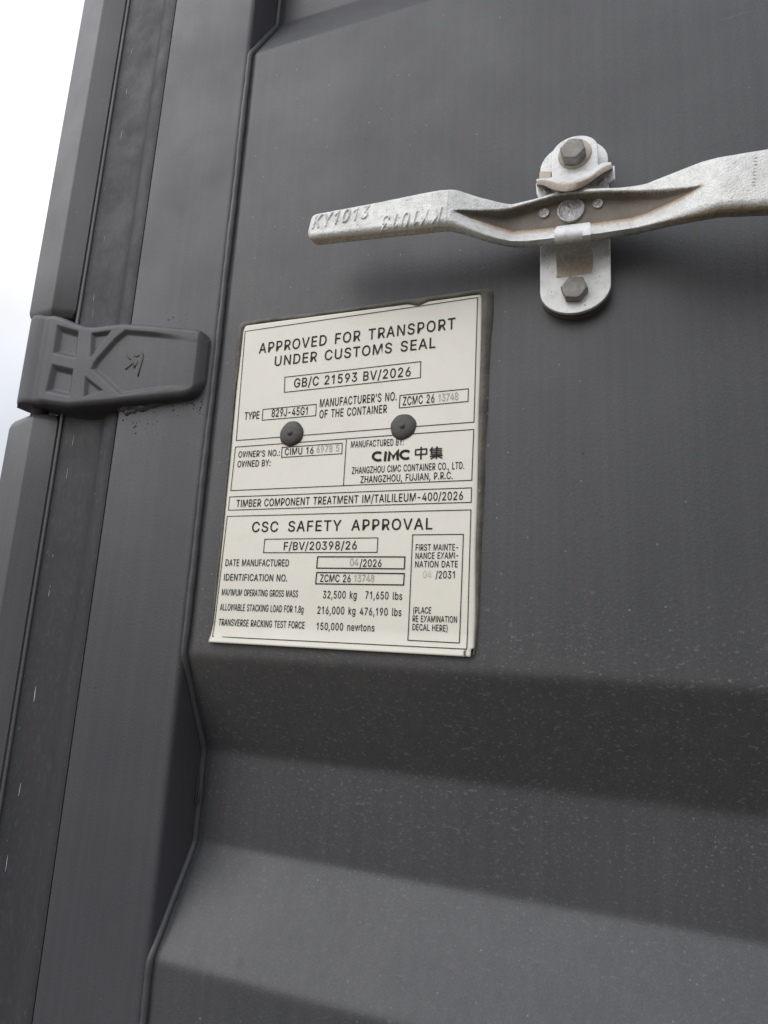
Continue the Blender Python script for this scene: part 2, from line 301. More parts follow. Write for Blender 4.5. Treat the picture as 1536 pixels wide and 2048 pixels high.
GDATA = """
'206|78,318 70,509 136,509 128,318
(273|89,207 90,244 94,283 101,324 109,364 119,403 132,441 145,477 160,510 177,539 236,539 219,503 204,466 191,428 179,390 169,351 161,313 156,276 152,241 151,207 152,176 155,145 160,115 167,83 177,50 188,16 202,-19 218,-57 236,-96 177,-96 150,-46 128,4 111,55 99,106 92,156
)273|37,-96 56,-56 72,-18 86,18 97,52 106,85 113,116 118,147 121,177 122,207 121,241 117,276 112,313 104,351 94,390 82,428 69,466 54,503 37,539 97,539 113,510 128,477 142,441 154,403 164,364 173,323 179,283 183,244 184,207 182,156 174,104 161,53 144,3 123,-47 97,-96
,188|38,-119 68,71 137,71 84,-119
-453|337,244 337,188 114,188 114,244
.188|95,-4 83,-3 73,1 63,9 55,18 51,29 50,41 51,53 55,64 63,73 73,81 83,85 95,87 107,85 118,81 128,73 135,64 140,53 141,41 140,29 135,18 128,9 118,1 107,-3
/249|235,533 71,-76 14,-76 178,533
0453|227,-7 191,-3 158,7 130,24 105,48 85,77 69,113 57,155 50,202 48,254 50,306 57,353 69,395 85,431 106,461 130,484 159,502 191,512 227,516 262,512 295,502 323,484 348,461 368,431 384,395 396,353 403,306 405,254 403,202 396,155 384,113 368,77 348,48 323,24 295,7 263,-3|227,50 250,52 271,60 290,74 306,92 320,116 330,144 338,176 342,213 344,254 342,295 338,332 330,365 320,393 306,416 290,435 271,449 250,457 227,460 203,457 182,449 163,435 147,416 134,393 123,365 115,332 111,295 109,254 111,213 115,176 123,144 134,116 147,92 163,74 182,60 203,52
2453|64,0 64,47 234,229 252,248 268,266 282,282 294,298 303,312 311,327 316,341 319,356 320,371 319,389 315,405 308,419 298,431 287,441 273,449 258,455 241,458 224,460 205,458 188,454 172,447 159,438 148,427 139,413 132,398 128,381 127,362 66,362 68,391 75,418 86,442 102,464 121,482 143,496 168,507 196,513 225,516 254,513 281,507 306,497 328,482 346,465 361,445 372,423 379,398 381,372 380,354 377,336 371,318 363,299 351,280 336,259 317,235 294,209 267,180 153,60 153,57 389,57 389,0
3453|218,-7 188,-5 159,1 133,10 108,22 88,38 70,57 57,79 48,104 44,132 109,132 112,115 118,100 126,87 137,76 150,66 165,59 182,54 200,51 219,50 239,51 258,55 275,61 291,69 304,80 315,93 323,108 328,125 329,145 328,163 323,180 316,196 306,211 292,223 275,234 254,241 229,246 201,248 157,248 157,299 288,448 288,452 70,452 70,509 372,509 372,461 211,278 211,289 247,290 279,286 308,276 333,262 354,244 371,222 383,198 391,173 393,145 390,116 383,90 370,66 354,45 333,27 309,12 281,2 251,-5
4453|40,105 40,158 247,509 311,509 109,166 109,163 413,163 413,105|282,0 282,121 282,146 282,318 343,318 343,0
5453|221,-7 192,-5 165,1 140,11 118,25 99,41 83,60 71,82 63,105 60,130 122,130 125,115 130,102 138,89 148,78 160,68 173,60 188,54 204,51 221,50 241,51 259,56 276,64 291,75 304,89 314,104 322,122 326,141 328,162 326,183 321,203 314,221 303,237 290,251 275,262 257,270 238,275 218,277 201,276 184,273 167,268 152,262 139,255 128,246 67,253 96,509 366,509 366,452 151,452 134,301 136,301 148,311 162,318 178,325 194,330 212,333 229,334 252,332 274,328 294,321 313,311 330,299 345,285 358,269 370,251 379,231 386,210 390,187 391,163 388,132 381,102 369,76 352,52 332,32 309,15 282,3 253,-4
6453|226,-7 196,-4 168,3 142,15 119,31 100,51 84,74 73,101 66,130 64,162 65,187 71,212 80,239 93,268 112,302 137,340 252,509 322,509 151,261 145,261 151,270 157,279 165,288 174,295 184,302 196,307 208,311 221,313 235,314 265,312 291,305 316,295 337,280 355,262 370,240 380,215 387,187 389,157 387,127 379,98 368,73 352,50 333,30 310,14 284,3 257,-4|226,48 245,50 263,55 279,63 293,73 304,86 314,101 322,119 326,137 327,157 326,178 322,196 314,213 304,228 293,241 279,251 263,259 245,264 226,265 207,264 190,259 174,252 160,241 148,229 138,214 131,197 126,179 125,158 126,138 131,119 138,102 148,86 160,73 174,63 190,55 207,50
7453|97,0 323,448 323,452 62,452 62,509 391,509 391,449 165,0
8453|226,-7 193,-5 163,1 136,11 111,25 91,42 74,62 62,84 54,109 52,135 53,156 58,176 65,195 75,212 87,228 101,241 117,252 134,260 153,265 153,267 129,276 109,289 93,308 80,330 73,354 70,380 73,405 79,429 90,450 106,469 124,485 146,498 170,508 197,514 226,516 255,514 282,508 306,498 328,485 346,469 361,450 373,429 379,405 382,380 379,354 372,330 359,308 343,289 323,276 300,267 300,265 319,260 335,252 351,241 365,228 377,212 387,195 395,176 399,156 401,135 398,109 391,84 378,62 362,42 341,25 317,11 289,1 259,-5|226,49 248,50 267,54 285,60 300,69 313,79 323,91 331,106 335,121 337,139 335,157 330,173 322,189 312,202 298,213 283,223 265,230 247,234 226,235 206,234 187,230 169,223 154,213 140,202 130,189 122,173 117,157 115,139 117,121 121,106 129,91 139,79 152,69 167,60 185,54 205,50|226,290 244,291 260,294 274,300 287,308 298,318 307,330 314,344 318,359 319,376 318,392 314,407 308,420 299,432 288,442 275,449 260,455 244,459 226,460 208,459 192,455 177,449 164,442 153,432 145,420 138,407 134,392 133,376 134,359 138,344 145,330 154,318 165,308 178,300 193,294 209,291
9453|226,516 256,513 285,506 310,494 333,478 352,458 368,434 380,408 387,378 389,347 387,322 382,296 373,270 359,240 340,207 315,168 200,0 130,0 301,248 307,248 302,238 295,229 287,221 278,214 268,207 257,202 245,198 232,195 218,195 188,197 161,203 137,214 116,229 98,247 83,269 72,294 66,321 64,352 66,382 73,411 85,436 101,459 120,479 143,494 168,506 196,513|226,460 207,459 190,454 174,446 160,435 148,423 138,407 131,390 127,372 125,352 127,331 131,313 138,295 148,280 160,268 174,257 190,250 207,245 226,243 245,245 263,249 279,257 293,267 305,280 314,295 322,312 326,330 327,350 326,371 322,390 314,407 305,422 293,435 279,446 263,454 245,459
:188|95,-4 83,-3 73,1 63,9 55,18 51,29 50,41 51,53 55,64 63,73 73,81 83,85 95,87 107,85 118,81 128,73 135,64 140,53 141,41 140,29 135,18 128,9 118,1 107,-3|95,271 83,272 73,277 63,284 55,294 51,304 50,316 51,328 55,339 63,349 73,356 83,360 95,362 107,360 118,356 128,349 135,339 140,328 141,316 140,304 135,294 128,284 118,277 107,272
A480|16,0 201,509 276,509 463,0 395,0 287,302 280,323 272,346 264,372 255,402 244,438 232,478 245,478 233,437 222,402 213,371 204,345 197,322 191,302 85,0|110,142 110,199 370,199 370,142
B456|60,0 60,509 241,509 274,507 304,501 329,491 350,477 367,461 381,442 390,421 396,398 398,374 397,353 393,336 387,320 378,307 368,295 356,286 343,278 329,272 315,267 315,262 331,260 347,254 363,245 378,234 391,220 402,203 411,184 416,161 418,136 416,111 410,88 400,67 386,48 368,31 344,18 317,8 284,2 247,0|125,57 245,57 281,60 309,67 330,80 344,96 353,115 355,137 354,153 350,169 342,184 333,197 320,209 306,218 289,225 269,229 248,231 125,231|125,285 238,285 256,287 273,290 288,296 302,304 314,314 323,326 330,340 335,355 336,372 333,393 326,412 313,429 294,442 270,449 240,452 125,452
C510|267,-7 225,-3 186,7 150,25 119,49 92,79 70,115 53,157 44,203 40,254 44,305 53,352 70,393 92,429 119,459 150,484 186,501 225,512 267,516 293,514 317,511 340,504 362,496 383,485 402,471 419,456 435,438 448,418 459,397 467,373 473,348 408,348 404,365 397,380 389,395 380,407 369,418 357,428 344,437 330,444 315,449 300,453 284,455 267,456 237,453 209,445 184,432 161,414 141,391 125,364 113,332 106,295 103,254 106,213 113,177 125,145 141,117 161,94 184,76 210,63 237,56 267,53 284,54 300,56 315,60 330,65 344,72 357,81 369,90 380,102 389,114 397,128 404,144 408,160 473,160 467,135 459,112 448,91 435,71 420,53 402,38 383,24 363,13 341,5 317,-2 293,-6
D502|219,0 96,0 96,57 215,57 254,60 288,68 318,81 343,99 363,122 379,149 390,181 397,216 399,255 397,294 390,329 379,361 364,388 344,410 320,428 291,441 258,449 221,452 93,452 93,509 225,509 273,505 315,495 353,478 385,455 412,426 433,391 449,351 458,306 462,255 458,205 449,159 433,119 411,83 384,54 351,31 312,14 268,3|125,509 125,0 60,0 60,509
E419|60,0 60,509 372,509 372,452 125,452 125,286 355,286 355,229 125,229 125,57 375,57 375,0
F410|60,0 60,509 369,509 369,452 125,452 125,278 346,278 346,221 125,221 125,0
G520|269,-7 225,-3 185,7 149,25 118,49 91,79 69,116 53,157 43,203 40,254 43,305 53,352 69,393 91,429 117,459 149,484 184,501 223,512 265,516 291,514 316,510 340,504 363,494 384,483 403,469 421,453 436,436 449,416 460,395 468,373 474,349 408,349 402,365 395,379 387,393 378,406 368,417 356,427 344,436 330,443 315,448 300,453 283,455 265,456 236,453 209,445 183,432 160,414 141,392 125,364 113,332 106,295 103,254 106,213 113,177 125,145 141,117 161,95 184,76 210,63 238,56 269,53 296,55 322,61 345,71 365,85 382,102 396,123 407,147 413,173 415,202 434,199 283,199 283,256 478,256 478,200 475,160 466,124 451,91 431,62 406,38 377,19 344,5 308,-4
H517|60,0 60,509 125,509 125,289 392,289 392,509 457,509 457,0 392,0 392,232 125,232 125,0
J396|185,-7 143,-2 106,11 75,33 52,63 38,100 33,145 33,173 98,173 98,145 100,117 108,93 122,74 139,61 160,53 185,50 209,53 230,61 248,74 261,93 269,117 272,145 272,509 336,509 336,145 332,100 318,63 294,33 263,11 227,-2
K467|104,145 104,216 116,231 128,246 139,261 151,275 162,289 174,303 187,317 199,331 212,344 364,509 448,509 231,276 228,276|60,0 60,509 125,509 125,334 124,225 125,193 125,0|372,0 188,259 228,309 449,0
L393|60,0 60,509 125,509 125,57 361,57 361,0
M628|60,0 60,509 152,509 277,187 287,159 299,123 311,84 322,49 307,49 318,83 330,121 342,158 352,187 476,509 568,509 568,0 504,0 504,291 504,327 505,369 506,413 507,457 513,457 508,441 503,425 498,409 482,363 467,322 456,291 342,0 286,0 170,291 159,321 145,361 129,408 112,457 119,457 120,416 121,372 122,328 122,291 122,0
N523|60,0 60,509 136,509 343,183 349,174 355,163 363,151 371,137 379,122 388,107 396,90 405,73 414,55 405,54 403,72 402,90 401,108 400,126 399,142 399,157 399,195 399,509 463,509 463,0 387,0 202,290 177,331 168,346 159,363 148,381 108,452 119,454 122,384 124,328 125,291 125,0
O533|267,-7 225,-3 186,7 150,25 119,49 92,79 70,115 53,157 44,203 40,254 44,305 53,352 70,393 92,429 119,459 150,484 186,501 225,512 267,516 309,512 348,501 384,484 415,459 442,429 464,393 480,352 490,305 493,254 490,203 480,157 464,115 442,79 415,49 384,25 348,7 309,-3|267,53 296,55 324,63 349,76 372,94 392,116 408,144 420,176 428,213 430,254 428,295 420,332 408,365 392,392 372,415 349,433 324,446 296,453 267,456 237,453 210,445 184,433 161,415 142,392 125,364 113,332 106,295 103,254 106,213 113,176 125,144 142,117 161,94 184,76 210,63 237,55
P445|60,0 60,509 235,509 272,506 305,499 332,487 356,471 375,452 390,430 400,404 407,377 409,348 407,318 400,291 390,265 375,243 356,223 332,207 305,195 272,188 235,186 109,186 109,242 233,242 257,244 279,248 297,256 312,266 324,279 333,294 339,310 343,328 344,348 343,367 339,385 333,402 324,416 312,428 297,439 279,446 257,451 232,452 125,452 125,0
Q533|245,159 313,159 369,85 384,65 468,-48 401,-48 346,27 331,46|267,-7 225,-3 186,7 150,25 119,49 92,79 70,115 53,157 44,203 40,254 44,305 53,352 70,393 92,429 119,459 150,484 186,501 225,512 267,516 309,512 348,501 384,484 415,459 442,429 464,393 480,352 490,305 493,254 490,203 480,157 464,115 442,79 415,49 384,25 348,7 309,-3|267,53 296,55 324,63 349,76 372,94 392,116 408,144 420,176 428,213 430,254 428,295 420,332 408,365 392,392 372,415 349,433 324,446 296,453 267,456 237,453 210,445 184,433 161,415 142,392 125,364 113,332 106,295 103,254 106,213 113,176 125,144 142,117 161,94 184,76 210,63 237,55
R449|60,0 60,509 236,509 273,506 305,500 333,489 356,473 376,455 390,433 401,408 407,381 409,352 407,323 401,296 390,271 376,250 356,232 333,217 305,206 273,200 236,198 96,198 96,255 234,255 258,256 280,260 298,267 313,276 325,287 334,300 340,316 344,333 345,352 344,371 340,389 334,405 325,419 313,430 298,440 279,446 258,451 233,452 125,452 125,0|353,0 230,229 303,229 428,0
S447|224,-9 188,-7 156,-1 128,9 102,23 81,40 64,60 51,83 42,109 38,137 104,137 108,118 114,102 123,88 136,76 150,66 166,59 185,53 204,50 224,49 246,50 267,54 286,60 303,69 317,79 329,92 338,106 344,122 346,139 344,154 340,168 332,179 322,189 310,197 296,205 280,211 263,217 245,222 184,239 145,253 112,269 86,289 67,313 56,341 52,372 54,400 62,425 75,448 92,468 113,484 138,498 165,508 195,514 227,516 259,514 289,508 316,498 340,484 360,468 377,449 390,427 398,403 401,378 337,378 332,402 320,421 302,437 280,449 254,456 225,459 204,457 185,454 167,448 152,440 139,430 129,418 121,405 117,391 115,376 117,359 122,345 131,334 142,324 155,315 169,308 184,302 198,297 212,293 264,279 279,275 295,270 312,264 328,256 344,248 359,238 372,226 384,213 395,198 402,180 407,161 408,139 406,112 399,87 386,64 370,43 349,25 323,11 294,0 261,-7
T449|32,452 32,509 417,509 417,452 257,452 257,0 193,0 193,452
U517|259,-8 220,-6 186,2 154,15 126,33 103,55 85,80 71,108 63,140 60,173 60,509 124,509 124,178 126,155 132,133 141,113 153,95 169,80 187,68 208,59 232,53 259,52 285,53 309,59 331,68 349,80 364,95 377,113 385,133 391,155 393,178 393,509 457,509 457,173 454,140 446,108 433,80 414,55 391,33 363,15 332,2 297,-6
V480|204,0 16,509 84,509 192,206 199,187 207,164 215,137 225,106 236,71 248,31 235,31 247,71 257,107 267,138 276,165 283,187 290,206 395,509 463,509 278,0
W686|155,0 16,509 82,509 163,196 167,179 172,162 175,145 187,94 190,76 194,58 197,40 189,40 193,58 196,76 200,94 203,111 207,128 211,145 224,196 306,509 380,509 462,196 466,179 470,162 474,145 486,94 490,76 494,58 497,40 488,40 492,58 495,76 499,94 503,111 506,128 510,145 523,196 603,509 670,509 530,0 455,0 368,323 362,345 357,368 351,391 346,417 341,445 336,475 350,475 345,446 340,420 335,395 330,371 324,347 318,323 230,0
X474|18,0 217,284 217,236 29,509 104,509 178,400 188,386 196,373 204,361 211,350 217,340 223,329 230,318 236,305 243,292 232,292 252,329 258,339 265,350 272,361 298,400 374,509 446,509 259,239 259,287 456,0 382,0 292,129 268,165 262,175 256,185 250,195 244,206 237,218 230,231 244,231 238,219 231,207 225,196 219,186 213,176 206,166 182,129 91,0
Y472|203,0 203,208 16,509 91,509 192,344 203,327 213,309 222,292 231,274 240,254 250,230 224,230 233,254 242,275 251,293 260,310 270,327 280,344 381,509 455,509 268,208 268,0
Z438|42,0 42,46 273,385 284,400 295,415 306,431 318,446 329,461 341,476 348,454 327,453 306,453 285,452 265,452 244,452 223,452 40,452 40,509 397,509 397,462 169,129 157,113 146,97 134,81 97,33 90,54 111,55 131,56 152,57 173,57 193,57 214,57 399,57 399,0
b424|229,-8 208,-7 189,-3 172,4 159,12 147,21 138,31 130,41 123,50 118,59 112,59 112,0 53,0 53,509 114,509 114,319 118,319 123,327 130,336 137,346 147,355 158,364 171,373 188,379 207,383 229,384 259,382 287,374 313,361 335,342 354,320 370,293 381,261 388,227 390,189 388,151 381,116 370,84 355,57 336,34 313,16 288,3 260,-6|220,47 242,49 262,55 279,66 294,80 306,97 316,117 323,139 327,163 328,189 327,215 323,239 316,261 307,281 295,298 280,311 262,322 243,328 220,330 198,328 178,322 161,312 147,299 134,282 125,263 118,241 114,216 113,189 114,162 118,138 125,115 135,95 147,78 162,65 179,55 198,49
e404|212,-8 177,-5 145,3 117,16 92,35 72,58 56,85 44,116 37,150 34,187 36,224 44,258 55,290 71,317 91,340 115,359 142,373 172,382 205,384 226,383 246,380 266,374 285,366 303,355 319,341 334,324 347,305 357,282 365,256 370,227 371,194 371,169 75,169 75,221 338,221 310,202 308,226 304,248 298,269 288,286 277,301 263,314 246,323 227,328 205,330 183,328 164,323 146,313 131,301 119,286 109,270 102,251 97,231 96,211 96,178 98,151 102,127 110,106 121,88 135,73 151,61 169,53 190,48 212,46 227,47 241,49 254,53 265,58 276,65 285,73 294,82 300,93 306,105 365,91 358,72 348,55 335,39 320,26 302,14 283,4 261,-3 237,-7
g425|207,-151 180,-149 156,-146 134,-140 114,-132 97,-122 82,-110 70,-97 59,-84 51,-69 101,-41 107,-49 114,-57 122,-66 131,-74 142,-82 154,-88 169,-93 187,-96 207,-97 236,-95 261,-87 282,-75 298,-58 308,-34 311,-6 311,68 306,68 301,60 294,51 287,41 277,32 266,23 252,16 236,10 217,6 195,5 165,7 138,14 113,27 90,43 71,65 55,90 43,120 36,154 34,191 36,229 43,263 55,293 71,320 90,342 112,361 138,374 166,382 196,384 218,383 237,379 253,373 267,365 279,356 288,346 296,336 302,327 308,319 313,319 313,379 372,379 372,-9 370,-40 363,-67 350,-90 334,-109 314,-124 291,-136 265,-144 237,-149|205,59 227,61 246,66 264,75 278,87 290,103 300,121 307,142 311,166 312,193 311,219 307,242 300,264 291,283 279,299 264,312 247,322 227,328 205,330 182,328 163,322 145,312 130,298 118,282 109,262 102,241 98,218 96,193 98,167 102,144 109,123 118,104 131,88 145,76 163,66 183,61
k381|110,137 110,212 121,212 284,379 360,379 184,199 177,199|53,0 53,509 114,509 114,0|294,0 148,186 191,229 372,0
l189|139,-2 112,0 91,8 74,20 62,37 55,59 53,84 53,509 114,509 114,99 114,83 117,71 120,62 126,57 135,53 146,52 160,53 170,54 181,3 162,-1 154,-2 147,-2
n410|114,227 114,0 53,0 53,379 112,379 112,287 102,287 116,319 132,344 152,362 175,374 200,382 227,384 252,383 275,377 295,369 313,356 328,340 341,321 350,298 355,271 357,240 357,0 296,0 296,235 293,263 286,286 273,304 256,318 235,326 210,329 192,328 176,324 161,317 147,308 136,297 126,283 119,266 115,248
o415|207,-8 174,-5 144,3 117,16 93,35 72,58 56,85 44,116 37,150 34,187 37,225 44,260 56,291 72,318 93,341 117,360 144,374 174,382 207,384 241,382 271,374 299,360 323,341 343,318 359,291 371,260 379,225 381,187 379,150 371,116 359,85 343,58 323,35 299,16 271,3 241,-5|207,46 231,49 252,55 270,66 285,80 298,97 307,117 314,139 318,163 319,187 318,212 314,236 307,258 298,278 285,296 270,310 252,321 231,328 207,330 184,328 163,321 145,310 130,296 118,278 108,258 102,236 98,212 96,187 98,163 102,139 108,117 118,97 130,80 145,66 163,55 184,49
s365|182,-8 157,-7 133,-3 112,3 93,12 76,24 62,38 50,54 41,73 36,94 94,107 101,87 111,72 124,60 141,52 160,47 181,45 206,47 227,53 244,62 258,74 265,88 268,103 266,115 262,126 254,136 243,144 229,150 212,155 149,170 118,180 92,192 72,208 58,227 50,249 47,274 49,295 55,314 65,332 79,347 95,360 115,370 137,378 161,383 187,384 212,383 234,379 254,372 271,363 286,352 299,339 309,324 318,308 324,290 268,277 262,291 254,304 243,316 228,325 210,331 187,333 166,331 147,326 131,317 119,305 111,292 109,277 110,264 115,253 124,243 136,235 152,229 172,223 229,209 261,200 287,187 306,171 320,153 328,131 331,107 329,85 323,65 312,47 298,31 281,18 260,6 236,-2 210,-7
t227|204,379 204,327 6,327 6,379|65,471 126,471 126,98 127,83 130,70 136,61 144,55 156,51 170,50 185,51 202,54 213,2 207,0 200,-2 192,-3 184,-3 176,-4 168,-4 138,-1 113,7 92,21 77,41 68,64 65,93
w567|138,0 23,379 87,379 133,214 140,190 147,164 154,137 161,107 168,75 175,41 165,41 172,74 179,105 186,135 192,163 199,189 206,214 252,379 316,379 362,214 368,189 375,163 382,136 388,106 395,75 402,41 391,41 399,75 406,106 413,135 420,163 427,189 434,214 480,379 545,379 429,0 368,0 319,172 305,225 300,243 295,262 291,280 277,338 291,338 277,280 263,225 258,207 253,189 248,172 199,0
 187|
1400|195,0 195,408 70,340 70,398 205,509 258,509 258,0
I185|60,0 60,509 125,509 125,0
"""
# ------------------------------------------------------------------ lettering: outlines of the characters, 509 units = capital height
GLYPHS = {}
for ln in GDATA.strip('\n').split('\n'):
    ch, rest = ln[0], ln[1:]; a = rest.split('|')
    GLYPHS[ch] = (int(a[0]), [[tuple(map(int, q.split(','))) for q in pl.split(' ')] for pl in a[1:] if pl])
def area2(pl): return sum(pl[i - 1][0] * pl[i][1] - pl[i][0] * pl[i - 1][1] for i in range(len(pl)))
def inside(p, pl):
    c = False
    for i in range(len(pl)):
        (x0, y0), (x1, y1) = pl[i - 1], pl[i]
        if (y0 > p[1]) != (y1 > p[1]) and p[0] < (x1 - x0) * (p[1] - y0) / (y1 - y0) + x0: c = not c
    return c
def glyph_groups(polys):
    """outlines of one character as [outer, hole, ...] groups; overlapping outers stay apart"""
    gs = []
    for a in sorted(polys, key=lambda q: -abs(area2(q))):
        for g in gs:
            if area2(a) * area2(g[0]) < 0 and all(inside(p, g[0]) for p in a): g.append(a); break
        else: gs.append([a])
    return gs
def letter_groups(s, track=0, space=1.0):
    x = 0; out = []
    for ch in s:
        if ch == ' ': x += GLYPHS[' '][0] * space; continue
        adv, polys = GLYPHS[ch]
        for k_, g in enumerate(glyph_groups(polys)): out.append((k_, [[(px + x, py) for px, py in pl] for pl in g]))
        x += adv + track
    x0 = min(p[0] for _, g in out for pl in g for p in pl); x1 = max(p[0] for _, g in out for pl in g for p in pl)
    return [(k_, [[(px - x0, py) for px, py in pl] for pl in g]) for k_, g in out], x1 - x0
def embolden(pl, d):
    q = []
    for p in pl:
        if not q or math.dist(p, q[-1]) > 7: q.append(p)
    while math.dist(q[0], q[-1]) < 7: q.pop()
    pl = q; out = []; n = len(pl)
    if area2(pl) > 0: d = -d
    for i in range(n):
        a, p, c = pl[i - 1], pl[i], pl[(i + 1) % n]
        t0 = np.array(p) - a; t1 = np.array(c) - p; t0 = t0 / (np.linalg.norm(t0) + 1e-9); t1 = t1 / (np.linalg.norm(t1) + 1e-9)
        n0 = np.array([-t0[1], t0[0]]); n1 = np.array([-t1[1], t1[0]]); m = n0 + n1; L = np.linalg.norm(m)
        m = m / L / max(0.6, L / 2) if L > 0.2 else n0
        out.append((p[0] + m[0] * d, p[1] + m[1] * d))
    return out
def fill_polys(polys, offset=0.0, extrude=0.0, bev=0.0):
    """2-D outlines (with holes) to a filled mesh; returns vertices and faces"""
    cu = bpy.data.curves.new('outline', 'CURVE'); cu.dimensions = '2D'; cu.fill_mode = 'BOTH' if extrude else 'FRONT'
    cu.offset = offset; cu.extrude = extrude; cu.bevel_depth = bev; cu.bevel_resolution = 0
    for pl in polys:
        sp = cu.splines.new('POLY'); sp.points.add(len(pl) - 1); sp.use_cyclic_u = True
        for i, (a, b) in enumerate(pl): sp.points[i].co = (a, b, 0, 1)
    tmp = bpy.data.objects.new('outline', cu); COL.objects.link(tmp)
    dg = bpy.context.evaluated_depsgraph_get(); me = bpy.data.meshes.new_from_object(tmp.evaluated_get(dg))
    V = np.array([v.co[:] for v in me.vertices]); Fc = [tuple(p.vertices) for p in me.polygons]
    bpy.data.objects.remove(tmp); bpy.data.curves.remove(cu); bpy.data.meshes.remove(me)
    return V, Fc

# ================================================================== THE DOOR
door = thing('container_door', 'dark grey corrugated steel shipping container door leaf with its ribbed hinge', 'container door')
door.location = (0, 0, 0)
ZB, ZT = CH - 1.05, CH + 1.25
XS = -0.3115                                   # right edge of the upright frame member
prof_pts = [(-0.217 - 0.272 * 3, 0.0)]
z = -0.217 - 0.272 * 3
base = []
def period(z_top_outer):                        # from the lower edge of an outer flat downwards
    return [(z_top_outer, 0.0), (z_top_outer - 0.072, 0.038), (z_top_outer - 0.139, 0.038), (z_top_outer - 0.204, 0.0)]
pts = []
for z0 in (-0.013, -0.285, -0.557, -0.829): pts += period(z0)
pts = pts[::-1]
pts += [(0.527, 0.0), (0.600, 0.038), (0.667, 0.038), (0.735, 0.0), (0.803, 0.0), (0.875, 0.038), (0.942, 0.038), (1.01, 0.0), (1.3, 0.0)]
zz = np.arange(-1.05, 1.2501, 0.002)
yy = gsmooth(np.interp(zz, [p[0] for p in pts], [p[1] for p in pts]), 1)
def panel_y(zrel): return float(np.interp(zrel, zz, yy))
xs = np.concatenate([np.linspace(XS + 0.0005, XS + 0.014, 16), np.linspace(XS + 0.02, 0.25, 50), np.linspace(0.26, 0.85, 20)])
V = []
for zi, yi in zip(zz, yy):
    for xj in xs:
        w = 0.0006 * math.sin(9 * xj + 3.1 * zi) + 0.0004 * math.sin(23 * xj - 11 * zi)
        e = math.exp(-(xj - XS) / 0.03)
        V.append((xj, yi + w * (1 - e) + 0.0011 * math.exp(-((xj - XS - 0.0042) / 0.0028) ** 2), zi + CH))
nc = len(xs); nr = len(zz); Fc = grid_faces(nr, nc)
panel = obj('corrugated_panel', V, Fc, M_panel, door, True)
so = panel.modifiers.new('thick', 'SOLIDIFY'); so.thickness = 0.002; so.offset = -1

# upright frame member (hollow section), right edge rounded
XG = at(310, 300, -0.002)[0]
def rounded(pts, rads, seg=5):
    out = []; n = len(pts)
    for i in range(n):
        p = np.array(pts[i], float); a = np.array(pts[i - 1], float); b = np.array(pts[(i + 1) % n], float); r = rads[i]
        if r <= 0: out.append(tuple(p)); continue
        u = (a - p) / np.linalg.norm(a - p); v = (b - p) / np.linalg.norm(b - p)
        for s in range(seg + 1):
            t = s / seg
            out.append(tuple(p + u * r * (1 - t) ** 2 + v * r * t ** 2))
    return out
st = extrude_z('frame_upright', rounded([(XG, 0.05), (XG, -0.002), (XS, -0.002), (XS, 0.05)], [0, 0.002, 0.0045, 0]), ZB, ZT, M_frame, door, 60)
for p in st.data.polygons: p.use_smooth = True
st.modifiers.new('wn', 'EDGE_SPLIT').split_angle = math.radians(40)

# weld bead along the panel edge
path = []; rad = []
for zi in np.arange(-1.0, 1.2, 0.0025):
    y = panel_y(zi)
    path.append((XS + 0.0013 + 0.0002 * math.sin(zi * 37) + 0.00012 * math.sin(zi * 143), y - 0.0004, zi + CH))
    rad.append(0.0027 + 0.00015 * math.sin(zi * 60) + 0.00012 * math.sin(zi * 310 + 1) + (random.gauss(0, 0.00004)))
tube('weld_bead', path, rad, M_bead, door, 10)
# hairpin of sealant thread at the inner fold
hp = [at(p[0], p[1], 0.0335 if p[0] > 396 else 0.0335) for p in ((397, 1553), (394, 1575), (391, 1600), (393, 1609), (397, 1607), (400, 1585), (403, 1556))]
tube('sealant_thread', hp, 0.0005, M_rivet, door, 6)
tube('weld_spatter', [at(383, 1577, 0.0345), at(385, 1582, 0.034)], [0.0012, 0.0010], M_bead, door, 8)

# gasket: rubber profile between post and frame member
def gx(px, y): return at(px, 300, y)[0]
gprof = [(gx(213, 0.030), 0.045), (gx(213.4, 0.0092), 0.0092), (gx(217, 0.0099), 0.0099), (gx(224, 0.0108), 0.0108), (gx(270, 0.0115), 0.0115), (gx(284, 0.0108), 0.0108),
         (gx(287, 0.0085), 0.0080), (gx(291, 0.006), 0.0050), (gx(304, 0.004), 0.0036), (gx(309.2, 0.004), 0.0045), (gx(309.2, 0.004), 0.045)]
gk = extrude_z('door_gasket', gprof, ZB, ZT, M_rubber, door, 40)
for p in gk.data.polygons: p.use_smooth = True
gk.modifiers.new('es', 'EDGE_SPLIT').split_angle = math.radians(50)
